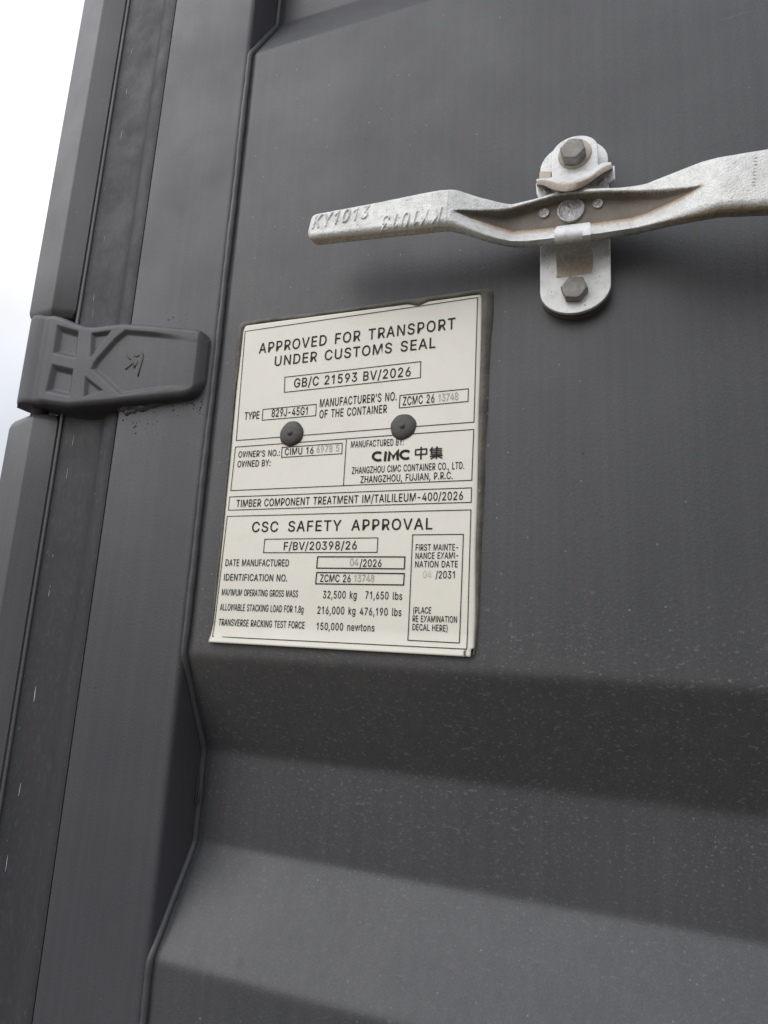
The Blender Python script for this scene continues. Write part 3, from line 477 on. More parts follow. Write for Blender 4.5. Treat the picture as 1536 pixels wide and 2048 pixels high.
# scraped flakes of paint in a broken vertical line on the gasket
FV = []; FF = []
xg0 = gx(236, 0.0110)
z = CH - 0.55
while z < CH + 0.62:
    L = random.uniform(0.0015, 0.013)
    if random.random() < 0.25 + 0.45 * max(0, math.sin(z * 11 + 1.2)):
        w = random.uniform(0.00010, 0.00034) * (1.5 if random.random() < 0.12 else 1); xo = xg0 + random.gauss(0, 0.0012) + 0.0015 * math.sin(z * 14)
        s = len(FV); yb = 0.0193 - 0.0
        ysurf = float(np.interp(xo, [gprof[3][0], gprof[4][0]], [gprof[3][1], gprof[4][1]])) - 0.00025
        for k_ in range(4):
            zz_ = z + L * k_ / 3; ww = w * (0.35 if k_ in (0, 3) else random.uniform(0.7, 1.2)); xx_ = xo + random.gauss(0, 0.00015)
            for sx in (-1, 1):
                FV.append((xx_ + sx * ww, ysurf, zz_)); 
            for sx in (-1, 1): FV.append((xx_ + sx * ww, ysurf + 0.0003, zz_))
        for k_ in range(3):
            a = s + 4 * k_
            FF += [(a, a + 1, a + 5, a + 4), (a + 2, a, a + 4, a + 6), (a + 1, a + 3, a + 7, a + 5)]
    z += L + random.uniform(0.001, 0.012)
fl = obj('paint_flakes', FV, FF, M_flake, door); fl['kind'] = 'stuff'

# ------------------------------------------------------------------ hinge (part of the door): casting modelled as a relief
YH = -0.015
def Z5(zx, zy): return (zx / 3.3391, 540 + zy / 3.3391)
def h5(zx, zy, y=YH): p = at(*Z5(zx, zy), y); return (p[0], p[2])
top_t = [h5(*p) for p in ((205, 285), (330, 285), (400, 302), (480, 338), (560, 362), (610, 366), (800, 342), (1000, 352), (1190, 366), (1320, 372), (1390, 380))]
bot_t = [h5(*p) for p in ((108, 878), (280, 890), (380, 905), (450, 912), (540, 903), (700, 890), (1000, 857), (1200, 830), (1290, 800), (1330, 780))]
xr = 0.5 * (h5(1335, 480)[0] + h5(1318, 700)[0])
RK = 0.0185; YK = 0.005
xl = 0.5 * (at(60, 640, YK)[0] + at(36, 790, YK)[0]) + 0.0115
XK = xl + RK
NX, NZ = 300, 150
gxs = np.linspace(xl, xr, NX)
ztop = np.interp(gxs, [p[0] for p in top_t], [p[1] for p in top_t]); zbot = np.interp(gxs, [p[0] for p in bot_t], [p[1] for p in bot_t])
# rounded right end
rc = 0.011
for i, x in enumerate(gxs):
    e = xr - x
    if e < rc:
        d = rc - math.sqrt(max(rc * rc - (rc - e) ** 2, 0)); ztop[i] -= d * 0.8; zbot[i] += d
ztop = gsmooth(ztop, 3); zbot = gsmooth(zbot, 3)
X = np.repeat(gxs[:, None], NZ, 1)
T = np.repeat(np.linspace(0, 1, NZ)[None, :], NX, 0)
Zg = zbot[:, None] + (ztop - zbot)[:, None] * T
dk = np.clip(RK ** 2 - (X - XK) ** 2, 0, None)
knuck = YK - np.sqrt(dk)
knuck = np.where(X > XK + RK * 0.9, 0.03, knuck)
blade_on = sstep(XK - 0.35 * RK, XK + 1.25 * RK, X)
blade = YH + (1 - blade_on) * 0.012 + 0.0022 * sstep(h5(900, 600)[0], xr, X)
q = 0.0028
Yh = -q * np.log(np.exp(-np.clip(knuck, -1, 0.03) / q) + np.exp(-blade / q))
Yh = np.minimum(Yh + 0.0008, 0.02)
def pocket(poly, depth, soft, y=YH):
    P = [h5(*p, y) for p in poly]
    return depth * sstep(-soft * 0.3, soft, sdf(X, Zg, P))
Yh = Yh + pocket([(376, 368), (518, 408), (498, 585), (350, 552)], 0.0040, 0.0048)
Yh = Yh + pocket([(342, 630), (481, 662), (458, 842), (300, 808)], 0.0040, 0.0048)
Yh = Yh + pocket([(606, 420), (736, 402), (598, 580)], 0.0030, 0.0030)
Yh = Yh + pocket([(563, 708), (682, 802), (553, 846)], 0.0028, 0.0030)
big = pocket([(618, 622), (640, 590), (760, 455), (830, 398), (1050, 415), (1170, 432), (1420, 470), (1400, 800), (1130, 782), (960, 803), (790, 832), (700, 745), (603, 660)], 0.0028, 0.0038)
fade = 1 - sstep(h5(960, 600)[0], h5(1240, 600)[0], X)
Yh = Yh + big * (0.12 + 0.88 * fade)
edge = np.minimum(ztop[:, None] - Zg, Zg - zbot[:, None])
rr = 0.0055 
Yh = Yh + np.where(X > XK - RK, rr - np.sqrt(np.clip(rr ** 2 - np.clip(rr - edge, 0, None) ** 2, 0, None)), 0) * (0.35 + 0.65 * blade_on)
er = xr - X
Yh = Yh + 0.0075 * np.clip((0.0058 - er) / 0.0058, 0, 1) ** 1.3
BACK = 0.008
V = []; 
for i in range(NX):
    for j in range(NZ): V.append((X[i, j], Yh[i, j], Zg[i, j]))
Fc = grid_faces(NX, NZ)
# skirt back to the door face, then a back cap
rim = [i * NZ for i in range(NX)] + [(NX - 1) * NZ + j for j in range(1, NZ)] + [i * NZ + NZ - 1 for i in range(NX - 2, -1, -1)] + [j for j in range(NZ - 2, 0, -1)]
s0 = len(V)
cxh, czh = X.mean(), Zg.mean()
for v in rim:
    x, y, zc = V[v]; V.append((x, max(y + 0.001, BACK - 0.004) if x > XK else max(y + 0.002, YK + 0.004), zc))
s1 = len(V)
for v in rim:
    x, y, zc = V[v]
    V.append((x + (0.003 if x > xr - 0.01 else 0), 0.012 if x > XK + RK else YK + 0.013, zc + (-0.0035 if zc < czh else 0.002) * (1 if x > XK + RK else 0)))
n = len(rim)
for i in range(n):
    j = (i + 1) % n
    Fc.append((rim[i], rim[j], s0 + j, s0 + i)); Fc.append((s0 + i, s0 + j, s1 + j, s1 + i))
Fc.append(tuple(range(s1, s1 + n)))
hinge = recalc(obj('hinge', V, Fc, M_hinge, door, True))
hinge.modifiers.new('es', 'EDGE_SPLIT').split_angle = math.radians(48)
# cast emblem in the middle of the blade
def hy(x, zc):
    i = int(np.clip((x - gxs[0]) / (gxs[1] - gxs[0]), 0, NX - 1)); t = (zc - zbot[i]) / (ztop[i] - zbot[i]); return Yh[i, int(np.clip(t * (NZ - 1), 0, NZ - 1))]
EV = []; EF = []
for stroke, r in (([(943, 548), (956, 565), (950, 600), (936, 650), (920, 710)], 0.00075), ([(895, 572), (912, 578), (930, 570)], 0.0008), ([(845, 562), (852, 585), (872, 598)], 0.0006),
                  ([(838, 664), (860, 645), (888, 618)], 0.0008), ([(886, 612), (890, 635), (899, 655)], 0.0007), ([(897, 655), (912, 625), (918, 605)], 0.0006)):
    pth = []
    for p in stroke:
        x, zc = h5(*p, -0.0115); pth.append((x, hy(x, zc) + 0.0001, zc))
    v, f = tube_data(pth, r, 8); b0 = len(EV); EV += list(v); EF += [tuple(i + b0 for i in ff) for ff in f]
recalc(obj('cast_emblem', EV, EF, M_rivet, hinge, True))
# weld fillet drips under the blade
for (a, b, r) in (((238, 818), (305, 815), 0.0062), ((250, 824), (280, 825), 0.0046), ((285, 813), (388, 795), 0.0055)):
    A, B = at(*a, 0.0), at(*b, 0.0); m_ = [A + (B - A) * t + np.array([0, 0, 0.0010 * math.sin(5 * t + r * 900)]) for t in np.linspace(0, 1, 12)]
    tube('hinge_weld', m_, [r * (0.85 + 0.13 * math.sin(i * 0.8)) * min(1, 0.35 + 0.25 * min(i, 11 - i)) for i in range(12)], M_hinge, door, 10)

# dark pits burnt into the paint round the hinge welds
PV = []; PF = []
for cx_, cy_, sp, n_ in ((392, 815, 14, 16), (418, 690, 7, 6), (330, 850, 45, 16), (270, 850, 16, 9), (425, 800, 8, 6), (350, 640, 14, 5), (505, 545, 3, 2)):
    for i in range(n_):
        px_, py_ = random.gauss(cx_, sp), random.gauss(cy_, sp * 0.55)
        p = at(px_, py_, -0.0021); 
        if p[0] > XS - 0.004 or p[0] < XG + 0.003: continue
        rr_ = random.choice((0.0003, 0.0004, 0.0006, 0.0008)); b0 = len(PV); el = random.uniform(0.6, 1.6)
        for j in range(8):
            a_ = 2 * math.pi * j / 8; q_ = rr_ * random.uniform(0.75, 1.2)
            PV.append((p[0] + q_ * el * math.cos(a_), -0.00215, p[2] + q_ * math.sin(a_)))
        PV.append((p[0], -0.0024, p[2]))
        PF += [(b0 + j, b0 + (j + 1) % 8, b0 + 8) for j in range(8)]
o = recalc(obj('paint_pits', PV, PF, M_ink, st)); o['kind'] = 'stuff'

# ================================================================== CORNER POST
post = thing('corner_post', 'grey painted steel corner post at the left edge beside the sky', 'corner post')
xa, xb = at(116, 300, 0.008)[0], at(156, 300, -0.004)[0]
zu = at(95, 619, 0.0)[2] - 0.003; zl = at(75, 836, 0.0)[2] + 0.004
gl = gx(203, 0.006)
barp = rounded([(xa + 0.002, 0.036), (xa, 0.0100), (xa + 0.0025, 0.0055), (xb, -0.004), (gl, 0.006), (gl, 0.030)], [0, 0.003, 0.003, 0.0012, 0, 0])
bcx, bcy = xa + 0.016, 0.014
def bar(z0, z1, cut_low):
    n = len(barp); V = []
    zs = np.linspace(z0, z1, 40)
    zs = np.concatenate([[z0, z0 + 0.0035, z0 + 0.0075], zs[2:]]) if cut_low else np.concatenate([zs[:-2], [z1 - 0.0085, z1 - 0.0035, z1]])
    shrink = {0: 0.74, 1: 0.90, 2: 0.985} if cut_low else {len(zs) - 1: 0.70, len(zs) - 2: 0.88, len(zs) - 3: 0.985}
    for kz, zc in enumerate(zs):
        s_ = shrink.get(kz, 1.0)
        for x, y in barp:
            d = (0.0016 * math.sin(260 * x) if kz in shrink else 0)
            V.append((bcx + (x - bcx) * (s_ if x < bcx else 0.5 + s_ / 2), bcy + (y - bcy) * s_, zc + d - (0.006 if cut_low and kz in shrink else 0) * float(sstep(bcx, xb, np.array(x)))))
    Fc = grid_faces(len(zs), n, 0, True); Fc.append(tuple(range(n))); Fc.append(tuple(range((len(zs) - 1) * n, len(zs) * n)))
    o = recalc(obj('post_bar', V, Fc, M_post, post, True)); o.modifiers.new('es', 'EDGE_SPLIT').split_angle = math.radians(32); return o
bar(zu, ZT, True); bar(ZB, zl, False)
# web of the post behind the bars, with the inner fillet lip
gw = gx(203, 0.0335)
webp = [(xa + 0.004, 0.15), (xa + 0.004, 0.034), (gl - 0.001, 0.034), (gl - 0.001, 0.0100), (gx(203.5, 0.0075), 0.0082), (gx(208, 0.0072), 0.0070), (gx(212.8, 0.0080), 0.0086), (gx(212.8, 0.034), 0.036), (gx(213, 0.034), 0.15)]
wb = extrude_z('post_web', webp, ZB, ZT, M_post, post, 2); bevel(wb, 0.0012, 2, 30)
# hinge pin seen in the slots above and below the knuckle
tube('hinge_pin', [(XK, YK + 0.002, zl - 0.004), (XK, YK + 0.004, zu + 0.004)], 0.0075, M_post, post, 24)

# ================================================================== APPROVAL PLATE
plate = thing('approval_plate', 'cream metal approval plate printed with black text, sealed and riveted to the grey door', 'data plate')
Yp = -0.0024
C = {n: at(*p, Yp) for n, p in dict(TL=(484, 653), TR=(966, 588), BL=(417, 1284), BR=(948, 1314)).items()}
def plate_y(x, zc):
    u = (x - C['TL'][0]) / (C['TR'][0] - C['TL'][0]); v = (zc - C['BL'][2]) / (C['TL'][2] - C['BL'][2])
    b = 0.0004 * math.sin(5 * u + 1) * math.sin(4 * v) 
    b += -0.0016 * max(0, (0.055 - v) / 0.055) ** 1.5                          # the bottom edge lifts off the door
    b += 0.0012 * max(0, (0.03 - u) / 0.03) ** 2 + 0.0012 * max(0, (u - 0.975) / 0.025) ** 2
    return Yp + b
NU, NV = 110, 220; V = []
for j in range(NV):
    for i in range(NU):
        u, v = i / (NU - 1), j / (NV - 1)
        p = (C['BL'] * (1 - u) + C['BR'] * u) * (1 - v) + (C['TL'] * (1 - u) + C['TR'] * u) * v
        # clipped, slightly crumpled corners and wavy right edge
        if u > 0.9: p[0] += 0.0005 * math.sin(v * 17) * (u - 0.9) * 10
        if v < 0.02 and u > 0.975: p[0] -= 0.002
        cut = 0.018
        if u < cut and v > 1 - cut: p[0] += 0.002 * (1 - (1 - v) / cut) * (1 - u / cut); p[2] -= 0.002 * (1 - u / cut)
        V.append((p[0], plate_y(p[0], p[2]), p[2]))
sheet = obj('plate_sheet', V, grid_faces(NV, NU), M_plate, plate, True)
sm = sheet.modifiers.new('thick', 'SOLIDIFY'); sm.thickness = 0.0009; sm.offset = 1
# normals face the viewer
recalc(sheet)
if sheet.data.polygons[0].normal.y > 0: sheet.data.flip_normals()
sm.offset = -1
INK = 0.0003
def p1(zx, zy): p = at(400 + zx / 2.518, 560 + zy / 2.518, Yp); return p[0], p[2]
def p2(zx, zy): p = at(400 + zx / 2.518, 940 + zy / 2.518, Yp); return p[0], p[2]
def on_plate(name, V2, Fc, mat, parent):
    o = obj(name, [(x, plate_y(x, zc) - INK, zc) for x, zc in V2], Fc, mat, parent)
    recalc(o)
    return o
def text(name, s, f, bl, br, cap, mat=None, track=0, space=1.0, bold=0.008):
    """a printed line: measured left and right ends of its baseline and its capital height"""
    groups, w = letter_groups(s, track, space)
    xL, zL = f(*bl); xR, zR = f(*br); capm = f(bl[0], bl[1] - cap)[1] - zL
    capm = 0.5 * (capm + f(br[0], br[1] - cap)[1] - zR)
    sx = (xR - xL) / w; sz = capm / 509.0; V3 = []; F3 = []
    for lv in sorted({k_ for k_, _ in groups}):
        pls = [[(x / 1000, y / 1000) for x, y in embolden(pl, bold * 1000 * (1 if i == 0 else -1))] for k_, g in groups if k_ == lv for i, pl in enumerate(g)]
        V2, Fc = fill_polys(pls); b0 = len(V3)
        V3 += [(xL + v[0] * 1000 * sx, zL + (zR - zL) * v[0] * 1000 / w + v[1] * 1000 * sz, lv) for v in V2]; F3 += [tuple(q + b0 for q in ff) for ff in Fc]
    o = obj(name, [(x, plate_y(x, zc) - INK - 0.00003 * lv, zc) for x, zc, lv in V3], F3, mat or M_ink, sheet)
    return recalc(o)
def strip(a, b, w, V2, Fc):
    a = np.array(a); b = np.array(b); t = (b - a) / np.linalg.norm(b - a); nrm = np.array([-t[1], t[0]]) * w / 2
    a = a - t * w / 2; b = b + t * w / 2; n = 8; s = len(V2)
    for i in range(n + 1):
        q = a + (b - a) * i / n; V2.append(tuple(q + nrm)); V2.append(tuple(q - nrm))
    for i in range(n): Fc.append((s + 2 * i, s + 2 * i + 1, s + 2 * i + 3, s + 2 * i + 2))
def box(f, c4, w=0.00056, name='ruled_box'):
    V2 = []; Fc = []; P = [f(*q) for q in c4]
    for i in range(4): strip(P[i], P[(i + 1) % 4], w, V2, Fc)
    # corners overlap: lift every second side a touch so that no faces share a plane
    o = obj(name, [(x, plate_y(x, zc) - INK - (0.00003 if (k // 18) % 2 else 0), zc) for k, (x, zc) in enumerate(V2)], Fc, M_ink, sheet); recalc(o); return o
box(p1, [(228, 260), (1398, 88), (1380, 716), (182, 808)])
a, b = p1(178, 841), p1(1379, 753); c_, d_ = p2(1369, 52), p2(154, 103)
ident = lambda x, zc: (x, zc)
box(ident, [a, b, c_, d_])
V2 = []; Fc = []; strip(p1(738, 806), p2(723, 78), 0.00056, V2, Fc); on_plate('ruled_line', V2, Fc, M_ink, sheet)
box(p2, [(148, 135), (1368, 90), (1366, 163), (142, 202)])
box(p2, [(136, 233), (1365, 201), (1345, 902), (65, 838)])
text('heading_text', 'APPROVED FOR TRANSPORT', p1, (297, 371), (1285, 245), 52, track=60, space=1.9)
text('heading_text', 'UNDER CUSTOMS SEAL', p1, (376, 434), (1185, 341), 50, track=55, space=1.9)
box(p1, [(428, 490), (1112, 411), (1110, 492), (425, 566)])
text('printed_text', 'GB/C 21593 BV/2026', p1, (473, 542), (1060, 484), 45, track=50, space=1.5)
text('printed_text', 'TYPE', p1, (223, 704), (297, 698), 37)
box(p1, [(317, 652), (586, 626), (583, 683), (313, 706)])
text('printed_text', '829J-45G1', p1, (360, 690), (540, 678), 39, track=25)
text('printed_text', "MANUFACTURER'S NO.", p1, (603, 641), (990, 606), 41, track=35, space=1.6)
text('printed_text', 'OF THE CONTAINER', p1, (601, 696), (941, 669), 40, track=35, space=1.6)
box(p1, [(1008, 582), (1352, 548), (1350, 612), (1004, 645)])
text('printed_text', 'ZCMC 26', p1, (1022, 632), (1180, 617), 42, track=40, space=1.5)
text('stamped_number', '13748', p1, (1200, 613), (1300, 604), 38, M_stamp)
text('printed_text', "OWNER'S NO.:", p1, (192, 894), (400, 885), 31, track=25, space=1.5)
box(p1, [(413, 843), (717, 822), (715, 875), (410, 893)])
text('printed_text', 'CIMU 16', p1, (426, 882), (570, 874), 34, track=40, space=1.5)
text('stamped_number', '6978 5', p1, (586, 870), (700, 863), 34, M_stamp, space=1.5)
text('printed_text', 'OWNED BY:', p1, (187, 943), (353, 936), 32, track=25, space=1.4)
text('printed_text', 'MANUFACTURED BY:', p1, (761, 845), (1026, 832), 33, track=25, space=1.4)
text('printed_text', 'ZHANGZHOU CIMC CONTAINER CO., LTD.', p1, (765, 977), (1330, 951), 34, track=25, space=1.5)
text('printed_text', 'ZHANGZHOU, FUJIAN, P.R.C.', p2, (809, 66), (1272, 45), 35, track=25, space=1.5)
text('printed_text', 'TIMBER COMPONENT TREATMENT IM/TAILILEUM-400/2026', p2, (181, 187), (1324, 150), 39, track=30, space=1.5)
text('heading_text', 'CSC SAFETY APPROVAL', p2, (260, 312), (1170, 299), 53, track=60, space=2.5)
box(p2, [(326, 348), (897, 342), (893, 415), (319, 416)])
text('printed_text', 'F/BV/20398/26', p2, (421, 403), (789, 400), 41, track=40)
text('printed_text', 'DATE MANUFACTURED', p2, (127, 483), (446, 485), 34, track=25, space=1.4)
box(p2, [(593, 437), (1033, 438), (1030, 498), (588, 494)], 0.0008)
text('stamped_number', '04', p2, (755, 482), (797, 482), 36, M_stamp)
text('printed_text', '/2026', p2, (805, 487), (914, 488), 37, track=25)
text('printed_text', 'IDENTIFICATION NO.', p2, (120, 556), (438, 561), 34, track=25, space=1.4)
box(p2, [(588, 516), (1030, 522), (1026, 579), (583, 573)], 0.0008)
text('printed_text', 'ZCMC 26', p2, (605, 563), (758, 565), 37, track=30, space=1.4)
text('stamped_number', '13748', p2, (776, 563), (877, 563), 36, M_stamp)
text('printed_text', 'MAXIMUM OPERATING GROSS MASS', p2, (109, 631), (492, 640), 33, track=10, space=1.4)
text('printed_text', '32,500 kg', p2, (619, 646), (788, 648), 38, track=45, space=1.8)
text('printed_text', '71,650 lbs', p2, (833, 648), (1018, 654), 38, track=45, space=1.8)
text('printed_text', 'ALLOWABLE STACKING LOAD FOR 1.8g', p2, (100, 706), (520, 719), 34, track=10, space=1.4)
text('printed_text', '216,000 kg', p2, (591, 724), (782, 728), 38, track=45, space=1.8)
text('printed_text', '476,190 lbs', p2, (805, 730), (1014, 735), 38, track=45, space=1.8)
text('printed_text', 'TRANSVERSE RACKING TEST FORCE', p2, (93, 782), (526, 799), 34, track=15, space=1.4)
text('printed_text', '150,000 newtons', p2, (587, 804), (878, 813), 37, track=45, space=1.8)
box(p2, [(1072, 327), (1327, 324), (1307, 871), (1048, 857)])
text('printed_text', 'FIRST MAINTE-', p2, (1087, 406), (1300, 405), 32, track=25, space=1.4)
text('printed_text', 'NANCE EXAMI-', p2, (1086, 448), (1300, 446), 32, track=25, space=1.4)
text('printed_text', 'NATION DATE', p2, (1084, 490), (1298, 490), 32, track=25, space=1.4)
text('stamped_number', '04', p2, (1122, 542), (1164, 542), 35, M_faint)
text('printed_text', '/2031', p2, (1187, 546), (1282, 546), 37, track=25)
text('printed_text', '(PLACE', p2, (1074, 722), (1164, 723), 32, track=15)
text('printed_text', 'RE EXAMINATION', p2, (1071, 764), (1294, 769), 32, track=15, space=1.4)
text('printed_text', 'DECAL HERE)', p2, (1070, 806), (1246, 813), 32, track=15, space=1.4)
# maker's mark: four heavy slanted capitals and two stroke characters
LV = []; LF = []
def q_strip(pts, w):
    for i in range(len(pts) - 1): strip(p1(*pts[i]), p1(*pts[i + 1]), w, LV, LF)
WL = 0.00185
def arc(cx, cy, rx, ry, a0, a1, n=14): return [(cx + rx * math.cos(math.radians(a0 + (a1 - a0) * i / n)), cy - ry * math.sin(math.radians(a0 + (a1 - a0) * i / n))) for i in range(n + 1)]
def heavy(pts, w, lift=0):
    """a stroke of even width as one ribbon (no overlaps)"""
    P = np.array([p1(*q) for q in pts]); n = len(P); s = len(LV)
    for i in range(n):
        t = P[min(i + 1, n - 1)] - P[max(i - 1, 0)]; t /= np.linalg.norm(t); m = np.array([-t[1], t[0]]) * w / 2
        if 0 < i < n - 1:
            t1 = (P[i] - P[i - 1]) / np.linalg.norm(P[i] - P[i - 1]); m /= max(0.45, t1 @ t)
        LV.append((*(P[i] + m), lift)); LV.append((*(P[i] - m), lift))
    for i in range(n - 1): LF.append((s + 2 * i, s + 2 * i + 1, s + 2 * i + 3, s + 2 * i + 2))
heavy(arc(898, 889, 26, 20, 52, 308), WL)
heavy([(932, 914), (937, 864)], WL)
heavy([(951, 913), (957, 866), (974, 897), (996, 862), (997, 909)], WL * 0.95)
heavy(arc(1037, 881, 26, 20, 45, 312), WL)
W2 = 0.0010
heavy([(1085, 856), (1144, 851)], W2); heavy([(1085, 882), (1143, 877)], W2, 1); heavy([(1087, 856), (1086, 884)], W2, 2); heavy([(1142, 850), (1142, 880)], W2, 2); heavy([(1115, 841), (1113, 905)], W2 * 1.15, 3)
heavy([(1172, 842), (1158, 862)], W2); heavy([(1167, 850), (1165, 881)], W2, 1)
for i, yv in enumerate((851, 860, 869, 878)): heavy([(1166, yv + 2), (1220, yv - 2)], W2 * 0.8, 2)
heavy([(1193, 840), (1191, 902)], W2, 3); heavy([(1190, 846), (1200, 841)], W2 * 0.8, 4)
heavy([(1158, 889), (1223, 884)], W2, 2); heavy([(1188, 888), (1162, 903)], W2 * 0.9, 4); heavy([(1194, 887), (1221, 898)], W2 * 0.9, 5)
o = obj('maker_logo', [(x, plate_y(x, zc) - INK - 0.00003 * lf, zc) for x, zc, lf in LV], LF, M_ink, sheet); recalc(o)

# sealant bead round three sides
def sealant():
    out = [(417, 1284), (421, 1240), (430, 1165), (441, 1050), (454, 905), (464, 765), (472, 665), (475, 648), (483, 640), (520, 635), (600, 625), (700, 612), (800, 598), (880, 587), (965, 573), (978, 572), (987, 578), (986, 640), (981, 720), (975, 850), (969, 980), (964, 1100), (959, 1220), (955, 1290), (950, 1312)]
    inn = [(420, 1282), (427, 1240), (435, 1165), (447, 1050), (461, 905), (473, 765), (484, 690), (487, 662), (493, 654), (525, 647), (600, 639), (700, 624), (800, 611), (880, 600), (955, 589), (962, 590), (966, 600), (964, 640), (962, 720), (958, 850), (955, 980), (953, 1100), (952, 1220), (949, 1290), (947, 1310)]
    to = np.cumsum([0] + [math.dist(out[i], out[i + 1]) for i in range(len(out) - 1)]); ss = np.linspace(0, to[-1], 320)
    ox = np.interp(ss, to, [p[0] for p in out]); oy = np.interp(ss, to, [p[1] for p in out]); ix = np.interp(ss, to, [p[0] for p in inn]); iy = np.interp(ss, to, [p[1] for p in inn])
    V = []; NS = 9
    nz1 = gsmooth(rng.normal(0, 1, 320), 4) * 3; nz2 = gsmooth(rng.normal(0, 1, 320), 6) * 3.2; nz3 = gsmooth(rng.normal(0, 1, 320), 3) * 0.9
    for i in range(320):
        lump = 7 * math.exp(-((ix[i] - 838) / 16) ** 2) if iy[i] < 640 and ix[i] > 700 else 0
        A = np.array([ox[i] + nz1[i] * 0.8, oy[i] + nz1[i]]); B = np.array([ix[i] + nz2[i] * 0.7, iy[i] + nz2[i] * 0.8 + lump])
        hgt = 0.0021 * (1 + 0.35 * nz3[i]) * (0.55 + 0.45 * min(1, np.hypot(*(A - B)) / 14))
        for k_ in range(NS):
            t = k_ / (NS - 1); p = at(*(A * (1 - t) + B * t), -0.002); base = 0.0008 * (1 - t) + (Yp + 0.0003) * t
            V.append((p[0], base - hgt * (math.sin(math.pi * t) ** 0.7 if 0 < t < 1 else 0), p[2]))
    o = recalc(obj('sealant_bead', V, grid_faces(320, NS), M_seal, plate, True))
    if np.mean([p.normal.y for p in o.data.polygons]) > 0: o.data.flip_normals()
sealant()
# rivets with a small nipple
def rivet(px, py, r):
    c0 = at(px, py, Yp - 0.002); V = [];
    prof = [(1.0, 0.0016), (1.03, 0.0), (0.97, -0.0009), (0.80, -0.0017), (0.55, -0.0022), (0.30, -0.0024), (0.22, -0.0024), (0.17, -0.0032), (0.10, -0.0036), (0.02, -0.0037)]
    n = 40
    for rr_, dy in prof:
        for k_ in range(n):
            w = 2 * math.pi * k_ / n; j = 1 + 0.018 * math.sin(3 * w + px) + 0.012 * math.sin(7 * w)
            V.append((c0[0] + r * rr_ * j * math.cos(w), Yp - 0.0003 + dy, c0[2] + r * rr_ * j * math.sin(w)))
    Fc = grid_faces(len(prof), n, 0, True); Fc.append(tuple(range((len(prof) - 1) * n, len(prof) * n)))
    return recalc(obj('rivet', V, Fc, M_rivet, plate, True))
def px_r(px, py, rp, y): return 0.5 * abs(at(px + rp, py, y)[0] - at(px - rp, py, y)[0])
rivet(581, 866, px_r(581, 866, 22.5, Yp)); rivet(805, 852, px_r(805, 852, 25, Yp))

# ================================================================== HANDLE RETAINER
ret = thing('handle_retainer', 'galvanised steel retainer bracket bolted to the door behind the handle', 'latch bracket')
YB = -0.0095
bx0, bx1 = at(1080, 550, YB)[0], at(1222, 560, YB)[0]; bz0 = at(1150, 626, YB)[2]; bz1 = at(1165, 279, YB)[2]
def stadium(x0, x1, z0, z1, n=18, sq=1.0):
    r = (x1 - x0) / 2; cx = (x0 + x1) / 2; rz = r * sq
    lo = [(cx + r * math.cos(a), z0 + rz + rz * math.sin(a)) for a in np.linspace(math.pi, 2 * math.pi, n)]
    hi = [(cx + r * math.cos(a), z1 - rz + rz * math.sin(a)) for a in np.linspace(0, math.pi, n)]
    return lo + hi
def grow(x0, x1, z0, z1, g): return (x0 - g, x1 + g, z0 - g, z1 + g)
slab('spacer_plate', stadium(*grow(bx0, bx1, bz0, bz1, 0.0002), sq=0.82), -0.0030, 0.0010, M_spacer, ret, 0.0003)
slab('spacer_plate', stadium(*grow(bx0, bx1, bz0, bz1, -0.0003), sq=0.82), -0.0063, -0.0033, M_spacer, ret, 0.0003)
def with_dirt(o, fn):
    a = o.data.color_attributes.new('dirt', 'FLOAT_COLOR', 'POINT')
    for i, v in enumerate(o.data.vertices):
        d, g = fn(v.co); a.data[i].color = (d, g, 0, 1)
bp = slab('backing_plate', stadium(bx0, bx1, bz0, bz1, sq=0.82), YB, -0.0065, M_zplate, ret, 0.0005)
with_dirt(bp, lambda c: (0, 0.12))
def hexbolt(px, py, rp, y0, h, tilt):
    c0 = at(px, py, y0 - h); r = px_r(px, py, rp, y0 - h); V = []; Fc = []
    rows = [(1.0, 0.0), (1.0, -h + 0.0012), (0.93, -h + 0.0002), (0.84, -h), (0.80, -h), (0.5, -h + 0.0001), (0.02, -h + 0.0001)]
    for k_, (s_, dy) in enumerate(rows):
        for i in range(24):
            a_ = math.radians(tilt) + 2 * math.pi * i / 24
            seg = ((math.degrees(a_) - tilt) % 60) - 30; hexr = math.cos(math.radians(30)) / math.cos(math.radians(seg))
            blend = 0 if k_ < 2 else min(1, (k_ - 1) / 2)
            rr_ = r * s_ * (hexr * (1 - blend) + blend * (0.90 if k_ > 1 else 1) * (1 if k_ > 2 else 1))
            V.append((c0[0] + rr_ * math.cos(a_), y0 + dy, c0[2] + rr_ * math.sin(a_)))
    Fc = grid_faces(len(rows), 24, 0, True); Fc.append(tuple(range((len(rows) - 1) * 24, len(rows) * 24))); Fc.append(tuple(range(24)))
    o = recalc(obj('hex_bolt', V, Fc, M_bolt, ret)); 
    for p in o.data.polygons: p.use_smooth = True
    o.modifiers.new('es', 'EDGE_SPLIT').split_angle = math.radians(22)
    return o
hexbolt(1148, 573, 28, YB, 0.0062, 50)
